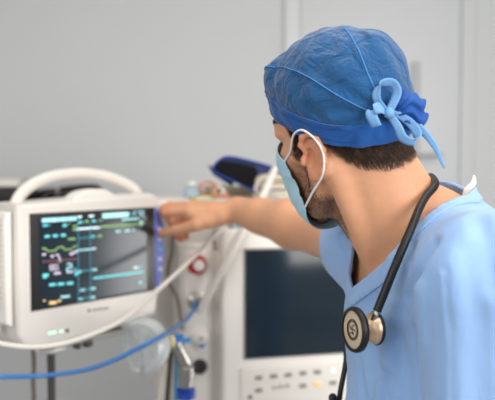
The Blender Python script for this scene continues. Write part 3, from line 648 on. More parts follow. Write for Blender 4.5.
# ear frame
en = np.array([-0.24, 0.96, 0.06]); en /= np.linalg.norm(en)
eu = np.array([-0.10, 0.0, 1.0]); eu -= en*(eu @ en); eu /= np.linalg.norm(eu); ef = np.cross(en, eu); ef = ef if ef[0] > 0 else -ef
def ear(q, sgn):
    q = q.copy(); q[:, 1] *= sgn
    c = np.array([-0.013, 0.0755, 0.003], np.float32)
    w = (1/0.98)*np.stack([(q-c) @ ef.astype(np.float32), (q-c) @ en.astype(np.float32), (q-c) @ eu.astype(np.float32)], 1)   # forward, out, up
    d = ell(w, (-0.003, -0.002, 0.001), (0.0175, 0.005, 0.029))
    d = smin(d, ell(w, (0.001, -0.001, -0.026), (0.0085, 0.0048, 0.0085)), 0.006)
    hel = [(0.008, 0.000, 0.004), (0.013, 0.003, 0.016), (0.008, 0.0045, 0.027), (-0.004, 0.005, 0.0315), (-0.015, 0.005, 0.025),
           (-0.0205, 0.004, 0.010), (-0.019, 0.003, -0.006), (-0.012, 0.0015, -0.019), (-0.003, 0.000, -0.028)]
    d = smax(d, -ell(w, (0.003, 0.005, -0.002), (0.0090, 0.0115, 0.0145)), 0.003)
    d = smax(d, -chain(w, [(-0.012, 0.007, -0.004), (-0.012, 0.008, 0.012), (-0.003, 0.008, 0.022)], [0.0035]*3), 0.003)
    d = smin(d, chain(w, hel, [0.0030, 0.0034, 0.0036, 0.0036, 0.0036, 0.0036, 0.0034, 0.0034, 0.004]), 0.003)
    d = smin(d, caps(w, (0.0125, 0.001, -0.003), (0.0125, 0.003, -0.008), 0.0045, 0.004), 0.004)
    d = smin(d, ell(w, (0.004, -0.014, -0.002), (0.013, 0.009, 0.024)), 0.006)
    return d

def head(p):
    q = tol(p); a = q.copy(); a[:, 1] = np.abs(a[:, 1])
    d = ell(q, (-0.004, 0, 0.050), (0.090, 0.070, 0.084))
    d = smin(d, ell(q, (-0.028, 0, 0.008), (0.056, 0.052, 0.056)), 0.02)
    d = smin(d, ell(q, (0.045, 0, -0.028), (0.050, 0.060, 0.075)), 0.03)
    d = smin(d, chain(a, [(-0.002, 0.060, -0.012), (0.006, 0.056, -0.050), (0.045, 0.038, -0.084), (0.078, 0.010, -0.104)], [0.014, 0.015, 0.015, 0.014]), 0.022)
    d = smin(d, caps(q, (0.079, -0.010, -0.104), (0.079, 0.010, -0.104), 0.013, 0.013), 0.016)
    d = smin(d, caps(a, (0.066, 0.046, -0.008), (0.030, 0.064, 0.002), 0.014, 0.010), 0.018)        # cheek bone
    d = smin(d, chain(a, [(0.090, 0.008, 0.038), (0.086, 0.032, 0.040), (0.066, 0.052, 0.030)], [0.008, 0.009, 0.008]), 0.012)   # brow
    d = smax(d, -ell(a, (0.098, 0.032, 0.020), (0.017, 0.018, 0.012)), 0.012)                        # eye socket
    d = smin(d, ell(a, (0.074, 0.031, 0.020), (0.0125, 0.0145, 0.0115)), 0.003)                      # lids
    d = smin(d, chain(q, [(0.090, 0, 0.030), (0.098, 0, 0.008), (0.106, 0, -0.016)], [0.008, 0.009, 0.010]), 0.010)   # nose
    d = smin(d, caps(a, (0.096, 0.011, -0.020), (0.104, 0.008, -0.019), 0.008, 0.008), 0.006)
    d = smin(d, caps(a, (0.088, 0.018, -0.053), (0.0955, 0.000, -0.049), 0.005, 0.006), 0.006)
    d = smin(d, caps(a, (0.087, 0.016, -0.062), (0.093, 0.000, -0.063), 0.005, 0.0065), 0.006)
    for s in (1, -1): d = smin(d, ear(q, s), 0.005)
    return d

# body joints
C7 = P(447, 200, 0.875); NB = P(404, 236, 0.86)
SL = np.array([0.262, 0.695, 1.372]); SRr = np.array([0.200, 1.020, 1.372])
EL = np.array([0.268, 0.640, 1.110]); WL = np.array([0.185, 0.620, 0.880])
ER = P(322, 231, 1.235); WR = P(238, 210, 1.445)
STERN = np.array([0.178, 0.872, 1.335])
THN = {}
def fingers_right():
    f = {}
    f['index'] = [P(190, 211, 1.462), P(166.5, 212, 1.497), P(172, 223, 1.535), P(176, 236, 1.553)], [0.0120, 0.0108, 0.0096, 0.0080]
    f['middle'] = [P(189, 207, 1.484), P(166, 208, 1.525), P(178, 223, 1.562), P(181, 239, 1.575)], [0.0120, 0.0110, 0.0098, 0.0082]
    f['ring'] = [P(192, 205, 1.507), P(170, 206, 1.552), P(186, 222, 1.578), P(186, 237, 1.588)], [0.0115, 0.0102, 0.0092, 0.0078]
    f['little'] = [P(197, 206, 1.526), P(180, 208, 1.563), P(184, 221, 1.590), P(189, 230, 1.597)], [0.0090, 0.0078, 0.0068, 0.0058]
    th = [P(224, 217, 1.437), P(198, 225, 1.446), P(178, 229.5, 1.484), P(162, 233.5, 1.517)], [0.0185, 0.0145, 0.0125, 0.0095]
    return f, th
RF, RT = fingers_right()
def hand_right(p):
    W = WR; d = caps(p, W + np.array([0, 0.0, 0.003]), (RF['index'][0][0]+W)/2, 0.021, 0.016)
    for n in RF:
        pts, rs = RF[n]
        d = smin(d, caps(p, W + (pts[0]-RF['middle'][0][0])*0.45, pts[0], 0.0165, 0.0125), 0.010)
    d = smin(d, chain(p, [W*0.6+RT[0][0]*0.4, RT[0][0], RT[0][1]], [0.019, 0.0175, 0.0125], 0.008), 0.014)
    d = smin(d, caps(p, RT[0][0]*0.45+RT[0][1]*0.55, RF['index'][0][0]*0.75+RT[0][1]*0.25, 0.009, 0.010), 0.014)
    for n in RF:
        pts, rs = RF[n]; e = chain(p, pts, rs, 0.0025)
        e = smin(e, caps(p, pts[1]-0.0005, pts[1]+0.0005, rs[1]*1.08, rs[1]*1.08), 0.003)
        d = smin(d, e, 0.0035)
    return smin(d, chain(p, RT[0][1:], RT[1][1:], 0.0025), 0.006)
HLD = np.array([-0.30, -0.05, -1.0]); HLD /= np.linalg.norm(HLD)
def hand_left(p):
    side = np.array([-0.93, 0.20, 0.30]); side -= HLD*(side @ HLD); side /= np.linalg.norm(side); pal = np.cross(HLD, side)
    if pal[1] < 0: pal = -pal
    d = None
    for i, (o, l) in enumerate(((0.030, .038), (0.010, .043), (-0.010, .040), (-0.028, .031))):
        k = WL + HLD*0.085 + side*o; a = k + HLD*l + pal*0.010; b = a + HLD*l*0.55 + pal*0.014; c = b + HLD*l*0.35 + pal*0.016
        d2 = caps(p, WL + side*o*0.5 + HLD*0.005, k, 0.017, 0.0125)
        e = chain(p, [k, a, b, c], [0.0100, 0.0090, 0.0080, 0.0066], 0.003)
        d = d2 if d is None else smin(d, d2, 0.01); d = smin(d, e, 0.003)
    t0 = WL + HLD*0.03 + side*0.028; t1 = t0 + HLD*0.040 + side*0.022 + pal*0.012; t2 = t1 + HLD*0.030 + side*0.006 + pal*0.008
    return smin(d, chain(p, [WL+HLD*0.01, t0, t1, t2], [0.018, 0.016, 0.0115, 0.0085], 0.006), 0.008)

def neck(p):
    n0 = H(-0.022, 0.004, -0.010); n1 = np.array([0.214, 0.868, 1.405])
    d = caps(p, n0, n1, 0.053, 0.060)
    d = smin(d, caps(p, H(-0.048, 0.004, 0.000), C7 + np.array([-0.040, 0, -0.03]), 0.030, 0.042), 0.03)         # nape
    for s in (1, -1):                                                                   # neck cords and trapezius
        end = STERN + (SL-SRr)/np.linalg.norm(SL-SRr)*s*0.018
        d = smin(d, caps(p, H(-0.028, s*0.056, -0.022), end + np.array([0.004, 0, -0.004]), 0.016, 0.011), 0.014)
    d = smin(d, caps(p, H(0.040, 0, -0.085), STERN+np.array([0.035, 0, 0.03]), 0.022, 0.030), 0.03)
    d = smin(d, caps(p, H(0.030, 0, -0.108), H(0.026, 0, -0.125), 0.012, 0.011), 0.012)
    return d

def torso(p):
    t = smin(ell(p, (0.276, 0.868, 1.22), (0.108, 0.165, 0.215)), ell(p, (0.282, 0.87, 1.00), (0.102, 0.155, 0.19)), 0.06)
    t = smin(t, caps(p, C7 + np.array([0.005, 0.01, -0.075]), (0.30, 0.87, 1.2), 0.062, 0.07), 0.05)
    for s_, e_, sg in ((SL, EL, 1), (SRr, ER, -1)):
        t = smin(t, caps(p, C7 + np.array([-0.02, 0, -0.035]), s_ + np.array([0.0, 0, 0.024]), 0.040, 0.036), 0.04)   # trapezius
        t = smin(t, caps(p, STERN + np.array([0.012, 0, -0.005]), s_ + np.array([-0.01, 0, 0.035]), 0.013, 0.011), 0.022)    # collar bone
        t = smin(t, caps(p, (0.250, 0.868, 1.28), s_, 0.085, 0.058), 0.05)
    return t
def body(p):
    d = smin(smin(head(p), neck(p), 0.014), torso(p), 0.024)
    d = smin(d, chain(p, [SL, EL], [0.056, 0.043], 0.02), 0.035)
    d = smin(d, chain(p, [EL, EL*0.7+WL*0.3, WL], [0.043, 0.044, 0.029], 0.02), 0.01)
    d = smin(d, chain(p, [SRr, ER], [0.058, 0.046], 0.02), 0.035)
    ax = np.array([0.0, -0.3, 0.75]); ax /= np.linalg.norm(ax)
    fm = ER*0.68+WR*0.32
    d = smin(d, chain(p, [ER, fm+ax*0.004, ER*0.3+WR*0.7, WR+ax*0.004], [0.047, 0.045, 0.035, 0.0265], 0.02), 0.012)
    d = smin(d, chain(p, [ER, fm-ax*0.006, WR-ax*0.007], [0.046, 0.043, 0.0255], 0.02), 0.012)
    d = smin(d, hand_right(p), 0.012)
    d = smin(d, hand_left(p), 0.012)
    return d

gx = axis_grid([(-0.240, 0.0, 0.0028), (0.0, 0.23, 0.0024), (0.23, 0.46, 0.005)])
gy = axis_grid([(0.52, 0.70, 0.006), (0.70, 0.93, 0.0024), (0.93, 1.40, 0.005), (1.40, 1.63, 0.0028)])
gz = axis_grid([(0.66, 0.92, 0.004), (0.92, 1.31, 0.010), (1.31, 1.58, 0.0024), (1.58, 1.70, 0.005)])
BV, BF = nets(body, gx, gy, gz)

def sstep(x, a, b):
    t = np.clip((x-a)/(b-a), 0, 1); return t*t*(3-2*t)
q = tol(BV); aq = np.abs(q[:, 1])
# hair line at the nape and temples (where hair grows), beard stubble on cheek, jaw and upper neck
hl = np.interp(q[:, 0], [-0.11, -0.085, -0.06, -0.04, -0.022, -0.010, 0.004, 0.012, 0.024, 0.036, 0.05, 0.07], [-0.036, -0.034, -0.022, 0.000, 0.024, 0.040, 0.040, -0.004, 0.0, 0.040, 0.060, 0.066])
hairm = sstep(q[:, 2]-hl, -0.006, 0.010)
bl = np.interp(q[:, 0], [-0.02, -0.004, 0.012, 0.03, 0.06, 0.09], [-0.08, -0.040, 0.00, -0.010, -0.030, -0.036])
beard = sstep(q[:, 0], -0.012, 0.012)*sstep(bl - q[:, 2], -0.004, 0.016)*sstep(q[:, 2], -0.150, -0.112)*(aq < 0.09)
beard = np.maximum(beard, sstep(q[:, 0], -0.03, 0.0)*sstep(-q[:, 2], 0.035, 0.06)*sstep(q[:, 2], -0.135, -0.10))
eard = np.minimum(ear(q.astype(np.float32), 1), ear(q.astype(np.float32), -1)); notear = sstep(eard, 0.001, 0.005)
hairm = hairm*np.maximum(notear, (q[:, 2] > 0.045)); beard = beard*notear
hm_ = (np.linalg.norm(BV - (RF['index'][0][0]), axis=1) < 0.12)
tips = np.zeros(len(BV))
for n in RF:
    for k in (1, 2, 3): tips = np.maximum(tips, np.exp(-(np.linalg.norm(BV-RF[n][0][k], axis=1)/0.016)**2))
tips = np.maximum(tips, 0.7*np.exp(-(np.linalg.norm(BV-RT[0][3], axis=1)/0.014)**2))
earm = np.exp(-np.minimum(np.abs(ear(q.astype(np.float32), 1)), np.abs(ear(q.astype(np.float32), -1)))/0.004)*(np.abs(q[:, 0]+0.004) < 0.03)*(aq > 0.066)*(np.abs(q[:, 2]) < 0.045)
flush = np.clip(np.maximum(tips, earm*0.35), 0, 1)

def skin_mat():
    m = bpy.data.materials.new('skin'); m.use_nodes = True; nt = m.node_tree; b = nt.nodes['Principled BSDF']; N = nt.nodes.new
    b.inputs['Roughness'].default_value = 0.48; b.inputs['Subsurface Weight'].default_value = 0.25
    b.inputs['Subsurface Radius'].default_value = (1.0, 0.35, 0.18); b.inputs['Subsurface Scale'].default_value = 0.005
    b.inputs['Specular IOR Level'].default_value = 0.4
    tc = N('ShaderNodeTexCoord')
    def noise(sc, det=3):
        n = N('ShaderNodeTexNoise'); n.inputs['Scale'].default_value = sc; n.inputs['Detail'].default_value = det
        nt.links.new(tc.outputs['Object'], n.inputs['Vector']); return n.outputs[0]
    def mix(fac, a, c):
        x = N('ShaderNodeMix'); x.data_type = 'RGBA'
        for i, v in ((0, fac), (6, a), (7, c)):
            if isinstance(v, (tuple, float)): x.inputs[i].default_value = v
            else: nt.links.new(v, x.inputs[i])
        return x.outputs[2]
    def at(n):
        a = N('ShaderNodeAttribute'); a.attribute_name = n; return a.outputs['Fac']
    def mul(a, c):
        x = N('ShaderNodeMath'); x.operation = 'MULTIPLY'
        for i, v in ((0, a), (1, c)):
            if isinstance(v, float): x.inputs[i].default_value = v
            else: nt.links.new(v, x.inputs[i])
        return x.outputs[0]
    base = mix(noise(28), srgb(210, 154, 119), srgb(224, 171, 136))
    base = mix(mul(noise(140), 0.35), base, srgb(200, 134, 96))
    base = mix(mul(at('flush'), 0.8), base, srgb(205, 104, 70))
    rp = N('ShaderNodeMapRange'); rp.inputs[1].default_value = 0.30; rp.inputs[2].default_value = 0.62
    nt.links.new(noise(750, 1), rp.inputs[0])
    base = mix(mul(mul(at('beard'), rp.outputs[0]), 0.68), base, srgb(104, 74, 54))
    base = mix(mul(at('hairline'), 0.72), base, srgb(84, 62, 50))
    nt.links.new(base, b.inputs['Base Color'])
    bp = N('ShaderNodeBump'); bp.inputs['Strength'].default_value = 0.18; bp.inputs['Distance'].default_value = 0.001
    nt.links.new(noise(420, 3), bp.inputs['Height']); nt.links.new(bp.outputs[0], b.inputs['Normal'])
    return m
M['skin'] = skin_mat()
person = mesh_np('person', BV, BF, M['skin'], None, ROOT, attrs={'hairline': hairm, 'beard': beard, 'flush': flush})
person.location = tuple(ROOT)
tag(person, 'man in blue scrubs, surgical cap and face mask reaching out to the monitor', 'person')

# eyes, brows, lashes
M['eye'] = mat('eye_white', srgb(228, 222, 214), 0.15, var=0.02); M['iris'] = mat('brown_iris', srgb(60, 38, 24), 0.15)
M['hair'] = mat('dark_hair', srgb(74, 56, 46), 0.5, var=0.35, scale=160, spec=0.4)
for s in (1, -1):
    mb = MB(); c = H(0.0745, s*0.031, 0.020)
    mb.lathe(c - HF*0.011, HF, [(0.0, 0.001), (0.002, 0.006), (0.006, 0.010), (0.011, 0.0114), (0.016, 0.010), (0.0195, 0.0072), (0.0212, 0.0045), (0.0222, 0.001)], 20)
    mb.build('eye', M['eye'], person, 60, ROOT)
    # lashes and eyebrow as short hairs in one strip each
    mb = MB()
    for k in range(26):
        t = k/25; a = H(0.066+0.020*math.sin(t*math.pi*0.9), s*(0.046-0.030*t), 0.021+0.004*math.sin(t*math.pi))
        d = HF*0.008 + HL*s*(0.004-0.004*t) + HU*0.002; mb.tube([a, a+d*0.6, a+d+HU*0.001], [0.0003, 0.00025, 0.0001], 3)
    for k in range(90):
        t = rng.random(); a = H(0.0885-0.022*t*t, s*(0.012+0.038*t), 0.044+0.004*math.sin(t*3)+rng.normal()*0.0015)
        n_ = HF*0.003+HL*s*0.006+HU*0.001; a = a + HF*0.003; mb.tube([a, a+n_*0.6, a+n_-HU*0.001], [0.0003, 0.0003, 0.0001], 3)
    mb.build('eyebrow', M['hair'], person, 60, ROOT)

# hair below the cap: short strands growing out of the scalp
def strands(V, Q, mask, n, ln, jit, down, wd, seed):
    r = np.random.default_rng(seed); q4 = Q; tri = V[q4]; cen = tri.mean(1); nr = np.cross(tri[:, 2]-tri[:, 0], tri[:, 3]-tri[:, 1])
    ar = np.linalg.norm(nr, axis=1); nr = nr/(ar[:, None]+1e-12); w = ar*mask[q4].mean(1); w /= w.sum()
    pick = r.choice(len(q4), n, p=w); VV = []; FF = []
    for i in pick:
        a, b = r.random(2); t = tri[i]; p0 = (t[0]*(1-a)+t[1]*a)*(1-b) + (t[3]*(1-a)+t[2]*a)*b
        d = down - nr[i]*(down @ nr[i]); d /= np.linalg.norm(d)+1e-9
        d = d + nr[i]*(0.32 + jit*r.random()) + r.normal(size=3)*jit*0.5; d /= np.linalg.norm(d)
        l = ln*(0.6+0.8*r.random())*min(1.0, 0.35+mask[q4[i]].mean())
        s_ = np.cross(d, nr[i]); s_ /= np.linalg.norm(s_)+1e-9; u = np.cross(s_, d)
        p1 = p0 + d*l*0.5; p2 = p0 + (d*1.0 - nr[i]*0.12)*l; k = len(VV)
        for c_, ww in ((p0, wd), (p1, wd*0.8)):
            for ang in (0, 2.094, 4.189): VV.append(c_ + (s_*math.cos(ang)+u*math.sin(ang))*ww)
        VV.append(p2)
        for e in range(3):
            e2 = (e+1) % 3; FF.append((k+e, k+e2, k+3+e2, k+3+e)); FF.append((k+3+e, k+3+e2, k+6))
    return VV, FF
hm2 = hairm*(q[:, 2] < np.interp(q[:, 0], [-0.13, -0.10, -0.07, -0.03, 0.0, 0.03, 0.07, 0.11], [-0.002, 0.002, 0.009, 0.024, 0.036, 0.049, 0.064, 0.070])+0.012)*(q[:, 0] < 0.05)
VV, FF = strands(BV, BF, hm2**1.5, 9000, 0.009, 0.30, -HU*1.0-HF*0.35, 0.00018, 3)
hair = mesh_np('hair', VV, FF, M['hair'], person, ROOT, smooth=True)
VV, FF = strands(BV, BF, beard*(beard > 0.1), 8000, 0.0034, 0.5, -HU*0.8+HF*0.2, 0.00015, 4)
mesh_np('beard_stubble', VV, FF, M['hair'], person, ROOT)

# ------------------------------------------------------------------ surgical cap
def cloth_mat(name, col, col2, wr=0.75, wscale=380, bump=0.25, trl=0.0, foldscale=26, foldbump=0.35, sheen=0.3, stretch=(1, 1, 1)):
    m = mat(name, col, wr, var=0.05, scale=55, bump=bump, bscale=wscale, sheen=sheen, spec=0.25); nt = m.node_tree; b = nt.nodes['Principled BSDF']
    bp0 = [n for n in nt.nodes if n.type == 'BUMP'][0]; tc = [n for n in nt.nodes if n.type == 'TEX_COORD'][0]
    mp = nt.nodes.new('ShaderNodeMapping'); mp.inputs['Scale'].default_value = stretch; nt.links.new(tc.outputs['Object'], mp.inputs[0])
    n3 = nt.nodes.new('ShaderNodeTexNoise'); n3.inputs['Scale'].default_value = foldscale; n3.inputs['Detail'].default_value = 4; n3.inputs['Distortion'].default_value = 0.6
    nt.links.new(mp.outputs[0], n3.inputs['Vector'])
    bp = nt.nodes.new('ShaderNodeBump'); bp.inputs['Strength'].default_value = foldbump; bp.inputs['Distance'].default_value = 0.012
    nt.links.new(n3.outputs[0], bp.inputs['Height']); nt.links.new(bp0.outputs[0], bp.inputs['Normal']); nt.links.new(bp.outputs[0], b.inputs['Normal'])
    return m
M['cap'] = cloth_mat('cap_nonwoven_fabric', srgb(23, 80, 130), None, foldscale=42, foldbump=0.9, wscale=900, bump=0.35)
M['band'] = cloth_mat('cap_band_fabric', srgb(17, 80, 150), None, foldscale=40, foldbump=0.25, wscale=900)
M['tie'] = mat('cap_tie_fabric', srgb(118, 166, 214), 0.7, var=0.04, bump=0.2, bscale=900)
M['tied'] = mat('cap_gather_fabric', srgb(22, 78, 156), 0.7, var=0.06, bump=0.3, bscale=900)
M['stitch'] = mat('navy_stitching', srgb(16, 52, 116), 0.7)
M['seam'] = mat('cap_seam_fabric', srgb(62, 128, 190), 0.7)

KN = np.array([-0.100, 0.030, 0.038])                   # tie knot in the head frame
def cap_edge(qx):                                         # height of the cap's lower edge along the head
    return np.interp(qx, [-0.13, -0.10, -0.07, -0.03, 0.0, 0.03, 0.07, 0.11], [-0.002, 0.002, 0.009, 0.024, 0.036, 0.049, 0.064, 0.070])
def capf(p):
    q = tol(p)
    d = ell(q, (-0.006, 0, 0.056), (0.103, 0.0800, 0.0945))
    d = smin(d, ell(q, (-0.036, 0, 0.010), (0.066, 0.067, 0.066)), 0.016)
    d = smin(d, caps(q, (0.060, -0.030, 0.104), (0.060, 0.030, 0.104), 0.022, 0.022), 0.022)      # boxy front corner
    d = smin(d, caps(q, (0.076, -0.022, 0.060), (0.076, 0.022, 0.060), 0.019, 0.019), 0.014)
    d = smin(d, ell(q, (-0.062, -0.012, 0.090), (0.034, 0.044, 0.044)), 0.016)                        # loose bag at the back
    # folds gathering towards the knot
    w = q - KN.astype(np.float32); r = np.linalg.norm(w[:, [0, 2]], axis=1); an = np.arctan2(w[:, 2], w[:, 0])
    amp = 0.0016*np.exp(-((r-0.055)/0.045)**2)
    d = d + amp*np.sin(an*11 + 6*r/0.1) + 0.0009*np.sin(q[:, 0]*95+q[:, 2]*60+q[:, 1]*50)*np.sin(q[:, 2]*80-q[:, 0]*45) 
    d = d + 0.0007*np.sin(q[:, 0]*210 - q[:, 2]*120 + 3*np.sin(q[:, 1]*60))
    a1 = np.array([0.078, 0.030, 0.118], np.float32)
    for pts in (SEAM1, SEAM2): d = d - 0.0012*np.exp(-(np.maximum(chain(q, pts, [0.0005]*len(pts), 0.002), 0)/0.003)**2)
    return d
SEAM1 = [(0.082, 0.036, 0.116), (0.050, 0.056, 0.128), (0.010, 0.066, 0.122), (-0.035, 0.068, 0.102), (-0.070, 0.060, 0.072), (-0.096, 0.040, 0.044)]
SEAM2 = [(-0.050, 0.004, 0.146), (-0.080, 0.022, 0.122), (-0.098, 0.032, 0.086), (-0.104, 0.030, 0.046)]
ce = HE
cx = axis_grid([(ce[0]-0.15, ce[0]+0.15, 0.0026)]); cy = axis_grid([(ce[1]-0.13, ce[1]+0.13, 0.0028)]); cz = axis_grid([(ce[2]-0.06, ce[2]+0.19, 0.0026)])
CV, CF = nets(capf, cx, cy, cz, newton=2)
ql = tol(CV); g = cap_edge(ql[:, 0]) - ql[:, 2]
V1, F1 = clip_mesh(CV, CF, g)
capo = mesh_np('surgical_cap', V1, F1, M['cap'], person, ROOT); solidify(capo, 0.0012)
# the band: a fold of cloth 26 mm high around the lower edge
CN = np.stack([(capf((CV+np.eye(3)[k]*0.0006).astype(np.float32))-capf(CV.astype(np.float32)))/0.0006 for k in range(3)], 1); CN /= np.linalg.norm(CN, axis=1)[:, None]
V2, F2 = clip_mesh(CV + CN*0.0016, CF, np.maximum(cap_edge(ql[:, 0])-0.001 - ql[:, 2], ql[:, 2] - cap_edge(ql[:, 0]) - 0.027))
bo = mesh_np('headband', V2, F2, M['band'], capo, ROOT); solidify(bo, 0.0014)
def on_cap(qp, off):
    p = np.array([H(*qp)], np.float32)
    for _ in range(6):
        f0 = capf(p); gr = np.stack([(capf(p+np.eye(3, dtype=np.float32)[k]*0.0006)-f0)/0.0006 for k in range(3)], 1); p = p - f0[:, None]*gr/np.maximum((gr*gr).sum(1), 0.2)[:, None]
    n = gr[0]/np.linalg.norm(gr[0]); return p[0]+n*off
for pts, rr in ((SEAM1, 0.0011), (SEAM2, 0.0009)):
    c = [on_cap(t, 0.0002) for t in spline(pts, 10)]
    mb = MB(); mb.tube(spline(c, 2), rr, 8, flat=0.6); mb.build('seam', M['seam'], capo, 60, ROOT)
mb = MB()
for row in (0.005, 0.021):
    for k in range(74):
        x = 0.088 - 0.165*k/74; e = float(cap_edge(x))
        pts = [on_cap((x + dx, 0.075*math.sqrt(max(0.05, 1-((x+0.008)/0.107)**2)), e+row), 0.0026) for dx in (0, -0.0012)]
        mb.tube(pts, 0.0004, 4)
mb.build('stitching', M['stitch'], capo, 60, ROOT)

# ties: knot, two loops, tails, gathered cloth behind
K0 = on_cap((-0.104, 0.026, 0.034), 0.003)
ex = np.array([1.0, 0.15, 0]); ex /= np.linalg.norm(ex); ez = np.array([0, 0, 1.0]); ey = np.array([0, -1.0, 0])
s1 = 0.80/FPX                                            # metres per pixel at the knot
def kt(dx, dy, out=0.0): return K0 + ex*dx*s1 - ez*dy*s1 + ey*out
def kband(pts, wid, wn): ribbon('tie_ribbon', [kt(*p) for p in pts], wid, wn, M['tie'], capo, ROOT)
kband([(0, 0, .004), (-10, -4, .012), (-18, 1, .014), (-14, 10, .012), (-12, 13, .010)], [0.008, 0.013, 0.013, 0.012, 0.012], [(0, 0.3, 1), (0.2, 0.3, 1), (1, -0.2, 0.5), (1, -.4, .1), (1, -.4, .1)])
kband([(0, 0, .004), (-12, -12, .010), (-10, -25, .010), (2, -27, .012), (7, -18, .013), (2, -5, .010), (0, 0, .006)], [0.007, 0.010, 0.012, 0.012, 0.012, 0.010, 0.007], [(0.6, -0.4, .3), (0.8, -0.6, .2), (0.5, -0.7, 0.7), (0.2, -0.7, 0.8), (.7, -0.6, .3), (.8, -.5, .1), (.6, -.4, .3)])
kband([(0, 0, .004), (8, 12, .010), (14, 24, .012), (24, 27, .013), (27, 18, .012), (16, 6, .010), (2, 0, .006)], [0.007, 0.010, 0.012, 0.011, 0.012, 0.010, 0.007], [(.7, -.5, .3), (.8, -.5, .3), (.6, -.7, .5), (.2, -.6, .8), (.7, -.5, .4), (.5, -.5, .8), (.5, -.4, .5)])
kband([(0, 0, .004), (14, 4, .008), (30, 14, .010), (44, 30, .012), (55, 52, .012)], [0.008, 0.010, 0.010, 0.007, 0.002], [(0, -.3, 1), (0.2, -.3, 1), (.5, -.4, .8), (.8, -.4, .5), (.9, -.4, .4)])
mb = MB(); mb.lathe(kt(-4, -1, .006), (1, 0, -0.25), [(0, 0.002), (0.002, 0.006), (0.006, 0.0072), (0.010, 0.006), (0.012, 0.002)], 14); mb.build('knot', M['tie'], capo, 60, ROOT)
def gath(p):
    d = ell(p, kt(20, -6, -0.004), (0.022, 0.020, 0.020)); d = smin(d, ell(p, kt(28, 6, -0.004), (0.013, 0.016, 0.011)), 0.012)
    w = p - kt(0, 0).astype(np.float32); return d + 0.0022*np.sin(np.arctan2(w[:, 2], w[:, 0])*13+2*np.sin(w[:, 0]*200))
g0 = kt(18, 0); GV, GF = nets(gath, axis_grid([(g0[0]-.04, g0[0]+.05, .002)]), axis_grid([(g0[1]-.05, g0[1]+.05, .0025)]), axis_grid([(g0[2]-.045, g0[2]+.045, .002)]))
mesh_np('gathered_cloth', GV, GF, M['tied'], capo, ROOT)

# ------------------------------------------------------------------ face mask
M['mask'] = mat('mask_blue_nonwoven', srgb(176, 212, 226), 0.75, var=0.03, bump=0.15, bscale=700)
M['loop'] = mat('white_elastic', srgb(240, 238, 236), 0.7, var=0.02)
nu, nv = 49, 41; V = []
for j in range(nv):
    v = j/(nv-1)
    zc = np.interp(v, [0, .25, .5, .75, .9, 1], [0.016, -0.012, -0.045, -0.082, -0.110, -0.132]); xc = np.interp(v, [0, .25, .5, .75, .9, 1], [0.102, 0.119, 0.118, 0.110, 0.094, 0.064])
    ze = np.interp(v, [0, .33, .66, 1], [-0.004, -0.026, -0.048, -0.070]); xe = np.interp(v, [0, .5, 1], [0.050, 0.040, 0.034]); ye = np.interp(v, [0, .5, 1], [0.0695, 0.0710, 0.0690])
    for i in range(nu):
        u = 2*i/(nu-1)-1; a = abs(u); pl = 0.0022*((v*5) % 1.0 - 0.5)*(1-0.3*a)
        y = ye*math.sin(a*math.pi/2)**1.0*np.sign(u); xx = xe + (xc-xe)*math.cos(a*math.pi/2)**1.15; zz = zc + (ze-zc)*a**1.5
        ripple = 0.0008*math.sin(v*19+1)*a**3
        V.append(H(xx + pl, y*(1+0.02*math.sin(v*9)) + ripple*np.sign(u), zz - pl*0.4))
F = [(j*nu+i, j*nu+i+1, (j+1)*nu+i+1, (j+1)*nu+i) for j in range(nv-1) for i in range(nu-1)]
mk = mesh_np('face_mask', V, F, M['mask'], person, ROOT); solidify(mk, 0.0016, 0)
for s in (1, -1):
    if s == 1: up, lo = V[0*nu+nu-1], V[(nv-1)*nu+nu-1]
    else: up, lo = V[0], V[(nv-1)*nu]
    pts = [up, H(0.024, s*0.0775, 0.012), H(0.006, s*0.0800, 0.034), H(-0.015, s*0.0815, 0.040), H(-0.0305, s*0.0785, 0.026), H(-0.0355, s*0.0765, 0.006), H(-0.026, s*0.0775, -0.020), H(0.004, s*0.0760, -0.046), lo]
    mb = MB(); mb.tube(spline(pts, 8), 0.0015, 8, flat=1.0); mb.build('ear_loop', M['loop'], mk, 60, ROOT)
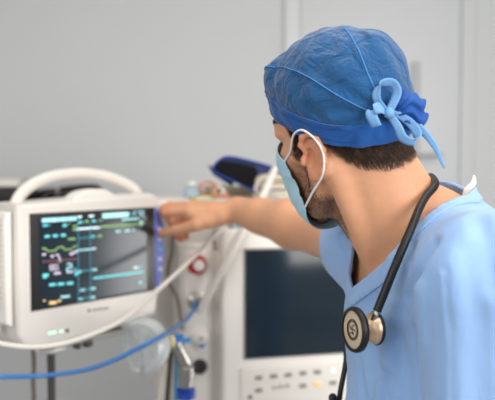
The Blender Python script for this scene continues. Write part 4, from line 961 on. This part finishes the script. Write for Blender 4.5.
# ------------------------------------------------------------------ scrub shirt
M['scrub'] = cloth_mat('scrub_cotton', srgb(146, 180, 226), None, wr=0.8, wscale=1100, bump=0.25, foldscale=9, foldbump=0.40, sheen=0.25, stretch=(1.3, 1.3, 0.7))
M['tagw'] = mat('white_label_cloth', srgb(238, 236, 232), 0.7, var=0.02)
M['tagdark'] = mat('label_print', srgb(120, 120, 128), 0.7)
PV = P(359, 279, 0.880); PB = P(468, 197, 0.868)          # front and back of the neckline
LAT = (SL-SRr)/np.linalg.norm(SL-SRr)
FOLDS = []
def shirt(p):
    t = smin(ell(p, (0.274, 0.866, 1.18), (0.130, 0.178, 0.24)), ell(p, (0.280, 0.87, 0.98), (0.130, 0.178, 0.24)), 0.10)
    t = smin(t, ell(p, (0.318, 0.872, 1.365), (0.075, 0.135, 0.085)), 0.06)                           # upper back
    ctr = (PV+PB)/2
    t = smin(t, caps(p, ctr + np.array([0.0, 0, -0.10]), ctr + np.array([0.005, 0, 0.06]), 0.088, 0.074), 0.035)
    for s_, e_, k in ((SL, EL, .030), (SRr, ER, .030)):
        t = smin(t, caps(p, ctr + np.array([0.012, 0, -0.045]), s_ + np.array([0, 0, 0.005]), 0.066, 0.066), 0.04)
        u = (e_-s_)/np.linalg.norm(e_-s_)
        t = smin(t, caps(p, s_, s_ + u*(0.25 if s_ is SL else 0.13), 0.070, 0.076), k)
    t = smin(t, torso(p) - 0.007, 0.012)
    t = t + 0.0025*np.sin(p[:, 0]*38 + p[:, 2]*17 + 2*np.sin(p[:, 1]*21)) * np.sin(p[:, 2]*14 + p[:, 1]*26)
    for pts, dp, w in FOLDS:
        t = t + dp*np.exp(-(np.maximum(chain(p, pts, [0.0]*len(pts), 0.004), 0)/w)**2)
    return t
def neckline(p):
    zl = PV[2] + (p[:, 0]-PV[0])*(PB[2]-PV[2])/(PB[0]-PV[0])
    sg = (p - (PV+PB)/2) @ LAT.astype(p.dtype); la = np.abs(sg)
    n = math.hypot(1, (PB[2]-PV[2])/(PB[0]-PV[0]))
    return (p[:, 2] - zl - np.where(sg > 0, 0.30, 0.80)*la - 0.9*np.maximum(la-0.072, 0))/n
def hit(px, py):
    d = P(px, py, 1.0)-np.array([0, 0, CAMZ]); t = 0.45
    for _ in range(60):
        f0 = float(shirt(np.array([d*t+np.array([0, 0, CAMZ])], np.float32))[0]); t += f0*0.7
        if f0 < 0.0004: break
    return d*t+np.array([0, 0, CAMZ])
CREASES = [  # creases (+) and ridges (-) of the cloth: path, height, half width
 ([(430, 246), (417, 272), (404, 300), (398, 335), (402, 368), (404, 412)], 0.024, 0.009),
 ([(434, 234), (446, 272), (450, 325), (452, 412)], 0.0014, 0.0026),
 ([(429, 236), (441, 275), (445, 325), (446, 412)], -0.0010, 0.004),
 ([(392, 258), (376, 284), (356, 302)], -0.0045, 0.007), ([(396, 268), (382, 294), (360, 314)], 0.004, 0.006),
 ([(373, 345), (380, 372), (390, 412)], 0.007, 0.006), ([(356, 345), (360, 375), (366, 412)], 0.006, 0.006),
 ([(384, 318), (388, 350), (379, 400)], -0.006, 0.009), ([(364, 350), (369, 380), (374, 412)], -0.005, 0.006),
 ([(412, 246), (408, 266), (394, 296)], 0.005, 0.006), ([(420, 290), (424, 340), (426, 412)], -0.006, 0.012),
 ([(412, 330), (414, 365), (420, 412)], 0.005, 0.007), ([(470, 250), (476, 320), (478, 412)], 0.005, 0.013),
 ([(478, 215), (486, 245), (492, 285)], 0.006, 0.010), ([(348, 320), (349, 360), (352, 412)], -0.004, 0.007),
 ([(386, 372), (394, 388), (402, 396)], 0.008, 0.005), ([(340, 240), (346, 252), (349, 268)], 0.004, 0.006)]
CREASES = [([hit(*q) for q in pts], dp*(1.35 if 0.003 < abs(dp) < 0.01 else 1.0), w) for pts, dp, w in CREASES]
FOLDS.extend(CREASES)
SV, SF = nets(shirt, axis_grid([(0.05, 0.50, 0.0042)]), axis_grid([(0.52, 1.24, 0.0045)]), axis_grid([(0.74, 1.34, 0.006), (1.34, 1.56, 0.004)]))
def sleeve_cut(V):
    g = np.full(len(V), -1.0)
    for s_, e_, L in ((SL, EL, 0.235), (SRr, ER, 0.050)):
        u = (e_-s_)/np.linalg.norm(e_-s_); t = (V-s_) @ u; rad = np.linalg.norm(V-s_-t[:, None]*u, axis=1)
        g = np.maximum(g, np.where((rad < 0.12) & (t > 0.02) & ((V-s_) @ LAT*(1 if s_ is SL else -1) > -0.09), t-L, -1))
    return g
base_g = np.maximum(sleeve_cut(SV), 0.775 - SV[:, 2])
V1, F1 = clip_mesh(SV, SF, np.maximum(base_g, neckline(SV)))
sh = mesh_np('scrub_shirt', V1, F1, M['scrub'], person, ROOT); solidify(sh, 0.0022)
SN = np.stack([(shirt((SV+np.eye(3)[k]*0.0008).astype(np.float32))-shirt(SV.astype(np.float32)))/0.0008 for k in range(3)], 1); SN /= np.linalg.norm(SN, axis=1)[:, None]
nk = neckline(SV)
V2, F2 = clip_mesh(SV+SN*0.0024, SF, np.maximum(np.maximum(base_g, nk-0.0006), -nk-0.018))
co = mesh_np('collar', V2, F2, M['scrub'], sh, ROOT); solidify(co, 0.0030)
# the skin under the cloth keeps clear of it
bv = np.empty(len(person.data.vertices)*3); person.data.vertices.foreach_get('co', bv); bv = bv.reshape(-1, 3)+ROOT
bs = np.nonzero((neckline(bv) < -0.010) & (bv[:, 2] > 0.78) & (sleeve_cut(bv) < -0.012))[0]
for _ in range(3):
    pv = bv[bs].astype(np.float32); f0 = shirt(pv); gr = np.stack([(shirt(pv+np.eye(3, dtype=np.float32)[k]*0.0008)-f0)/0.0008 for k in range(3)], 1)
    mv = np.clip(f0+0.0065, 0, 0.03)*(f0 > -0.0065)*(f0 < 0.03)
    bv[bs] -= gr*mv[:, None]/np.maximum((gr*gr).sum(1), 0.3)[:, None]
person.data.vertices.foreach_set('co', (bv-ROOT).ravel()); person.data.update()
# care label standing up out of the back of the collar
ribbon('care_label', [P(465, 201, 0.858), P(468, 190, 0.857), P(473, 183, 0.860), P(474, 175, 0.864)], [0.011, 0.0125, 0.009, 0.0015], [(0.7, -0.7, 0)]*4, M['tagw'], sh, ROOT, 0.0006)
# trousers and shoes
def trous(p):
    d = smin(ell(p, (0.275, 0.87, 0.90), (0.122, 0.168, 0.13)), caps(p, (0.275, 0.87, 0.96), (0.275, 0.87, 0.90), 0.10, 0.11), 0.05)
    for s in (1, -1):
        h_ = np.array([0.28, 0.87, 0.86]) + LAT*s*0.085; k_ = np.array([0.265, 0.87, 0.47]) + LAT*s*0.10; a_ = np.array([0.31, 0.87, 0.07]) + LAT*s*0.105
        d = smin(d, chain(p, [h_, k_, a_], [0.098, 0.075, 0.068], 0.03), 0.03)
    return d + 0.003*np.sin(p[:, 2]*40+p[:, 0]*30)*np.sin(p[:, 1]*35)
TV, TF = nets(trous, axis_grid([(0.10, 0.46, 0.008)]), axis_grid([(0.62, 1.12, 0.008)]), axis_grid([(-0.02, 1.10, 0.010)]))
TV, TF = clip_mesh(TV, TF, np.maximum(0.06-TV[:, 2], TV[:, 2]-0.99))
solidify(mesh_np('scrub_trousers', TV, TF, M['scrub'], person, ROOT), 0.002)
M['shoe'] = mat('white_clog', srgb(225, 225, 222), 0.5)
for s in (1, -1):
    c = np.array([0.31, 0.87, 0.0]) + LAT*s*0.105
    def shoe(p):
        d = smin(caps(p, c+np.array([0.02, 0, 0.045]), c+np.array([-0.15, 0, 0.035]), 0.042, 0.038), ell(p, c+np.array([-0.06, 0, 0.02]), (0.13, 0.046, 0.03)), 0.02)
        d = smin(d, caps(p, c+np.array([0.01, 0, 0.05]), c+np.array([0, 0, 0.11]), 0.04, 0.036), 0.02)
        return smax(d, -p[:, 2], 0.004)
    XV, XF = nets(shoe, axis_grid([(c[0]-.23, c[0]+.1, .006)]), axis_grid([(c[1]-.07, c[1]+.07, .006)]), axis_grid([(-0.012, 0.17, 0.006)]))
    mesh_np('shoe', XV, XF, M['shoe'], person, ROOT)

# ------------------------------------------------------------------ stethoscope hung round the neck
def push(p, off, it=8):
    """rest a point on the man: move it out until it stands off the skin and the shirt"""
    p = np.array([p], np.float32)
    ff = lambda x: np.minimum(body(x), np.where(neckline(x) < 0.002, shirt(x), 1.0))
    for _ in range(it):
        f0 = ff(p); gr = np.stack([(ff(p+np.eye(3, dtype=np.float32)[k]*0.001)-f0)/0.001 for k in range(3)], 1)
        gr /= np.maximum(np.linalg.norm(gr, axis=1), 0.3)[:, None]; p = p + (off-f0)[:, None]*gr*(1.0 if f0[0] < off else 0.0)
    return p[0].astype(float)
st = empty('stethoscope', P(376, 312, 0.765))
tag(st, 'black stethoscope with a champagne chest piece hung round the man\'s neck', 'stethoscope')
so = np.array(st.location)
near = [(426, 188, .83), (416, 217, .765), (398, 259, .738), (377, 311, .738)]
def lay(pts, off):
    c = np.array([push(t, off) for t in spline(pts, 8)])
    for _ in range(6):
        c[1:-1] = 0.25*c[:-2]+0.5*c[1:-1]+0.25*c[2:]; c = np.array([push(t, off, 3) for t in c])
    return c
npts = lay([P(*t) for t in near], 0.0066)
farp = lay([P(427, 184, .87), P(424, 189, .92), P(405, 225, .99), P(368, 290, .985)], 0.0066)
mb = MB(); mb.tube(spline(np.concatenate([npts[::-1], farp])[::3], 4), 0.0051, 14); mb.build('tubing', M['rubber'], st, 60, so)
# stem, diaphragm disc and bell
tip = npts[-1]; dn = npts[-1]-npts[-4]; dn /= np.linalg.norm(dn)
mb = MB(); mb.lathe(tip - dn*0.002, dn, [(0, 0.0034), (0.004, 0.0036), (0.006, 0.0044), (0.008, 0.0036), (0.016, 0.0036), (0.022, 0.005), (0.026, 0.003)], 16); mb.build('stem', M['steel'], st, 40, so)
ax = np.array([-0.92, -0.36, 0.03]); ax /= np.linalg.norm(ax)      # the disc looks towards the monitor and the camera
dc = push(P(364, 329, .742), 0.022); dc = P(363, 329, float(dc[1]))
f1 = dc + ax*0.004
mb = MB(); mb.lathe(f1, ax, [(0.0, 0.016), (0.0015, 0.0235), (0.004, 0.0262), (0.008, 0.0268), (0.0105, 0.0258), (0.0115, 0.0240), (0.0112, 0.0222), (0.0085, 0.0218)], 48, cap=False); rim = mb.build('diaphragm_rim', M['rubber'], st, 60, so)
mb = MB(); mb.lathe(f1, ax, [(0.0005, 0.010), (0.0075, 0.0215), (0.0090, 0.0222), (0.0097, 0.020), (0.0099, 0.001)], 48); dia = mb.build('diaphragm', M['goldface'], st, 60, so)
u = np.cross(ax, (0, 0, 1)); u /= np.linalg.norm(u); v = np.cross(u, ax); fo = f1 + ax*0.0101
M['mark'] = mat('black_print', srgb(44, 38, 36), 0.5)
mb = MB()
for r_, w_ in ((0.0118, 0.0007), (0.0095, 0.0005)):
    mb.tube([fo + u*r_*math.cos(t) + v*r_*math.sin(t) for t in np.arange(40)*2*math.pi/40], w_, 6, closed=True)
mb.tube(spline([fo + u*a + v*b for a, b in ((-.004, .006), (.001, .004), (.0005, -.001), (-.003, -.005), (.002, -.004), (.006, -.0055))], 6), 0.0007, 6)
mb.tube(spline([fo + u*a + v*b for a, b in ((-.0065, -.001), (-.002, .001), (.003, .000), (.0065, .003))], 6), 0.0006, 6)
for k in range(26):
    t = k/26*2*math.pi; r0 = 0.0106
    if (k % 13) not in (0, 12): mb.tube([fo+(u*math.cos(t)+v*math.sin(t))*0.0101, fo+(u*math.cos(t)+v*math.sin(t))*0.0112], 0.0004, 4)
mb.build('emblem', M['mark'], dia, 60, so)
mb = MB(); mb.lathe(f1 + ax*0.003, -ax, [(0, 0.009), (0.004, 0.0080), (0.008, 0.0085), (0.013, 0.0150), (0.019, 0.0185), (0.0215, 0.0190)], 40); mb.build('bell', M['gold'], st, 60, so)
mb = MB(); mb.lathe(f1 - ax*0.0185, -ax, [(0, 0.0192), (0.002, 0.0202), (0.004, 0.0196), (0.005, 0.017)], 40); mb.build('bell_rim', M['rubber'], st, 60, so)
# headset hanging on the far side of the chest
mb = MB(); e0 = farp[-1]; e1 = push(P(346, 360, .98), 0.006); mb.tube(spline([e0, (e0+e1)/2+np.array([-.004, 0, 0]), e1, P(341, 388, .97), P(338, 408, .965)], 10), 0.0042, 10); mb.build('ear_tube', M['rubber'], st, 60, so)
mb = MB(); b0 = P(337, 402, .962); mb.tube(spline([P(339, 404, .965), b0, P(334, 398, .958)], 6), 0.003, 10); mb.lathe(P(336.5, 398, .957), np.array([-1, 0, .05]), [(0, 0.003), (0.002, 0.0062), (0.006, 0.0070), (0.010, 0.0055), (0.012, 0.002)], 16); mb.build('ear_tip', M['rubber'], st, 60, so)
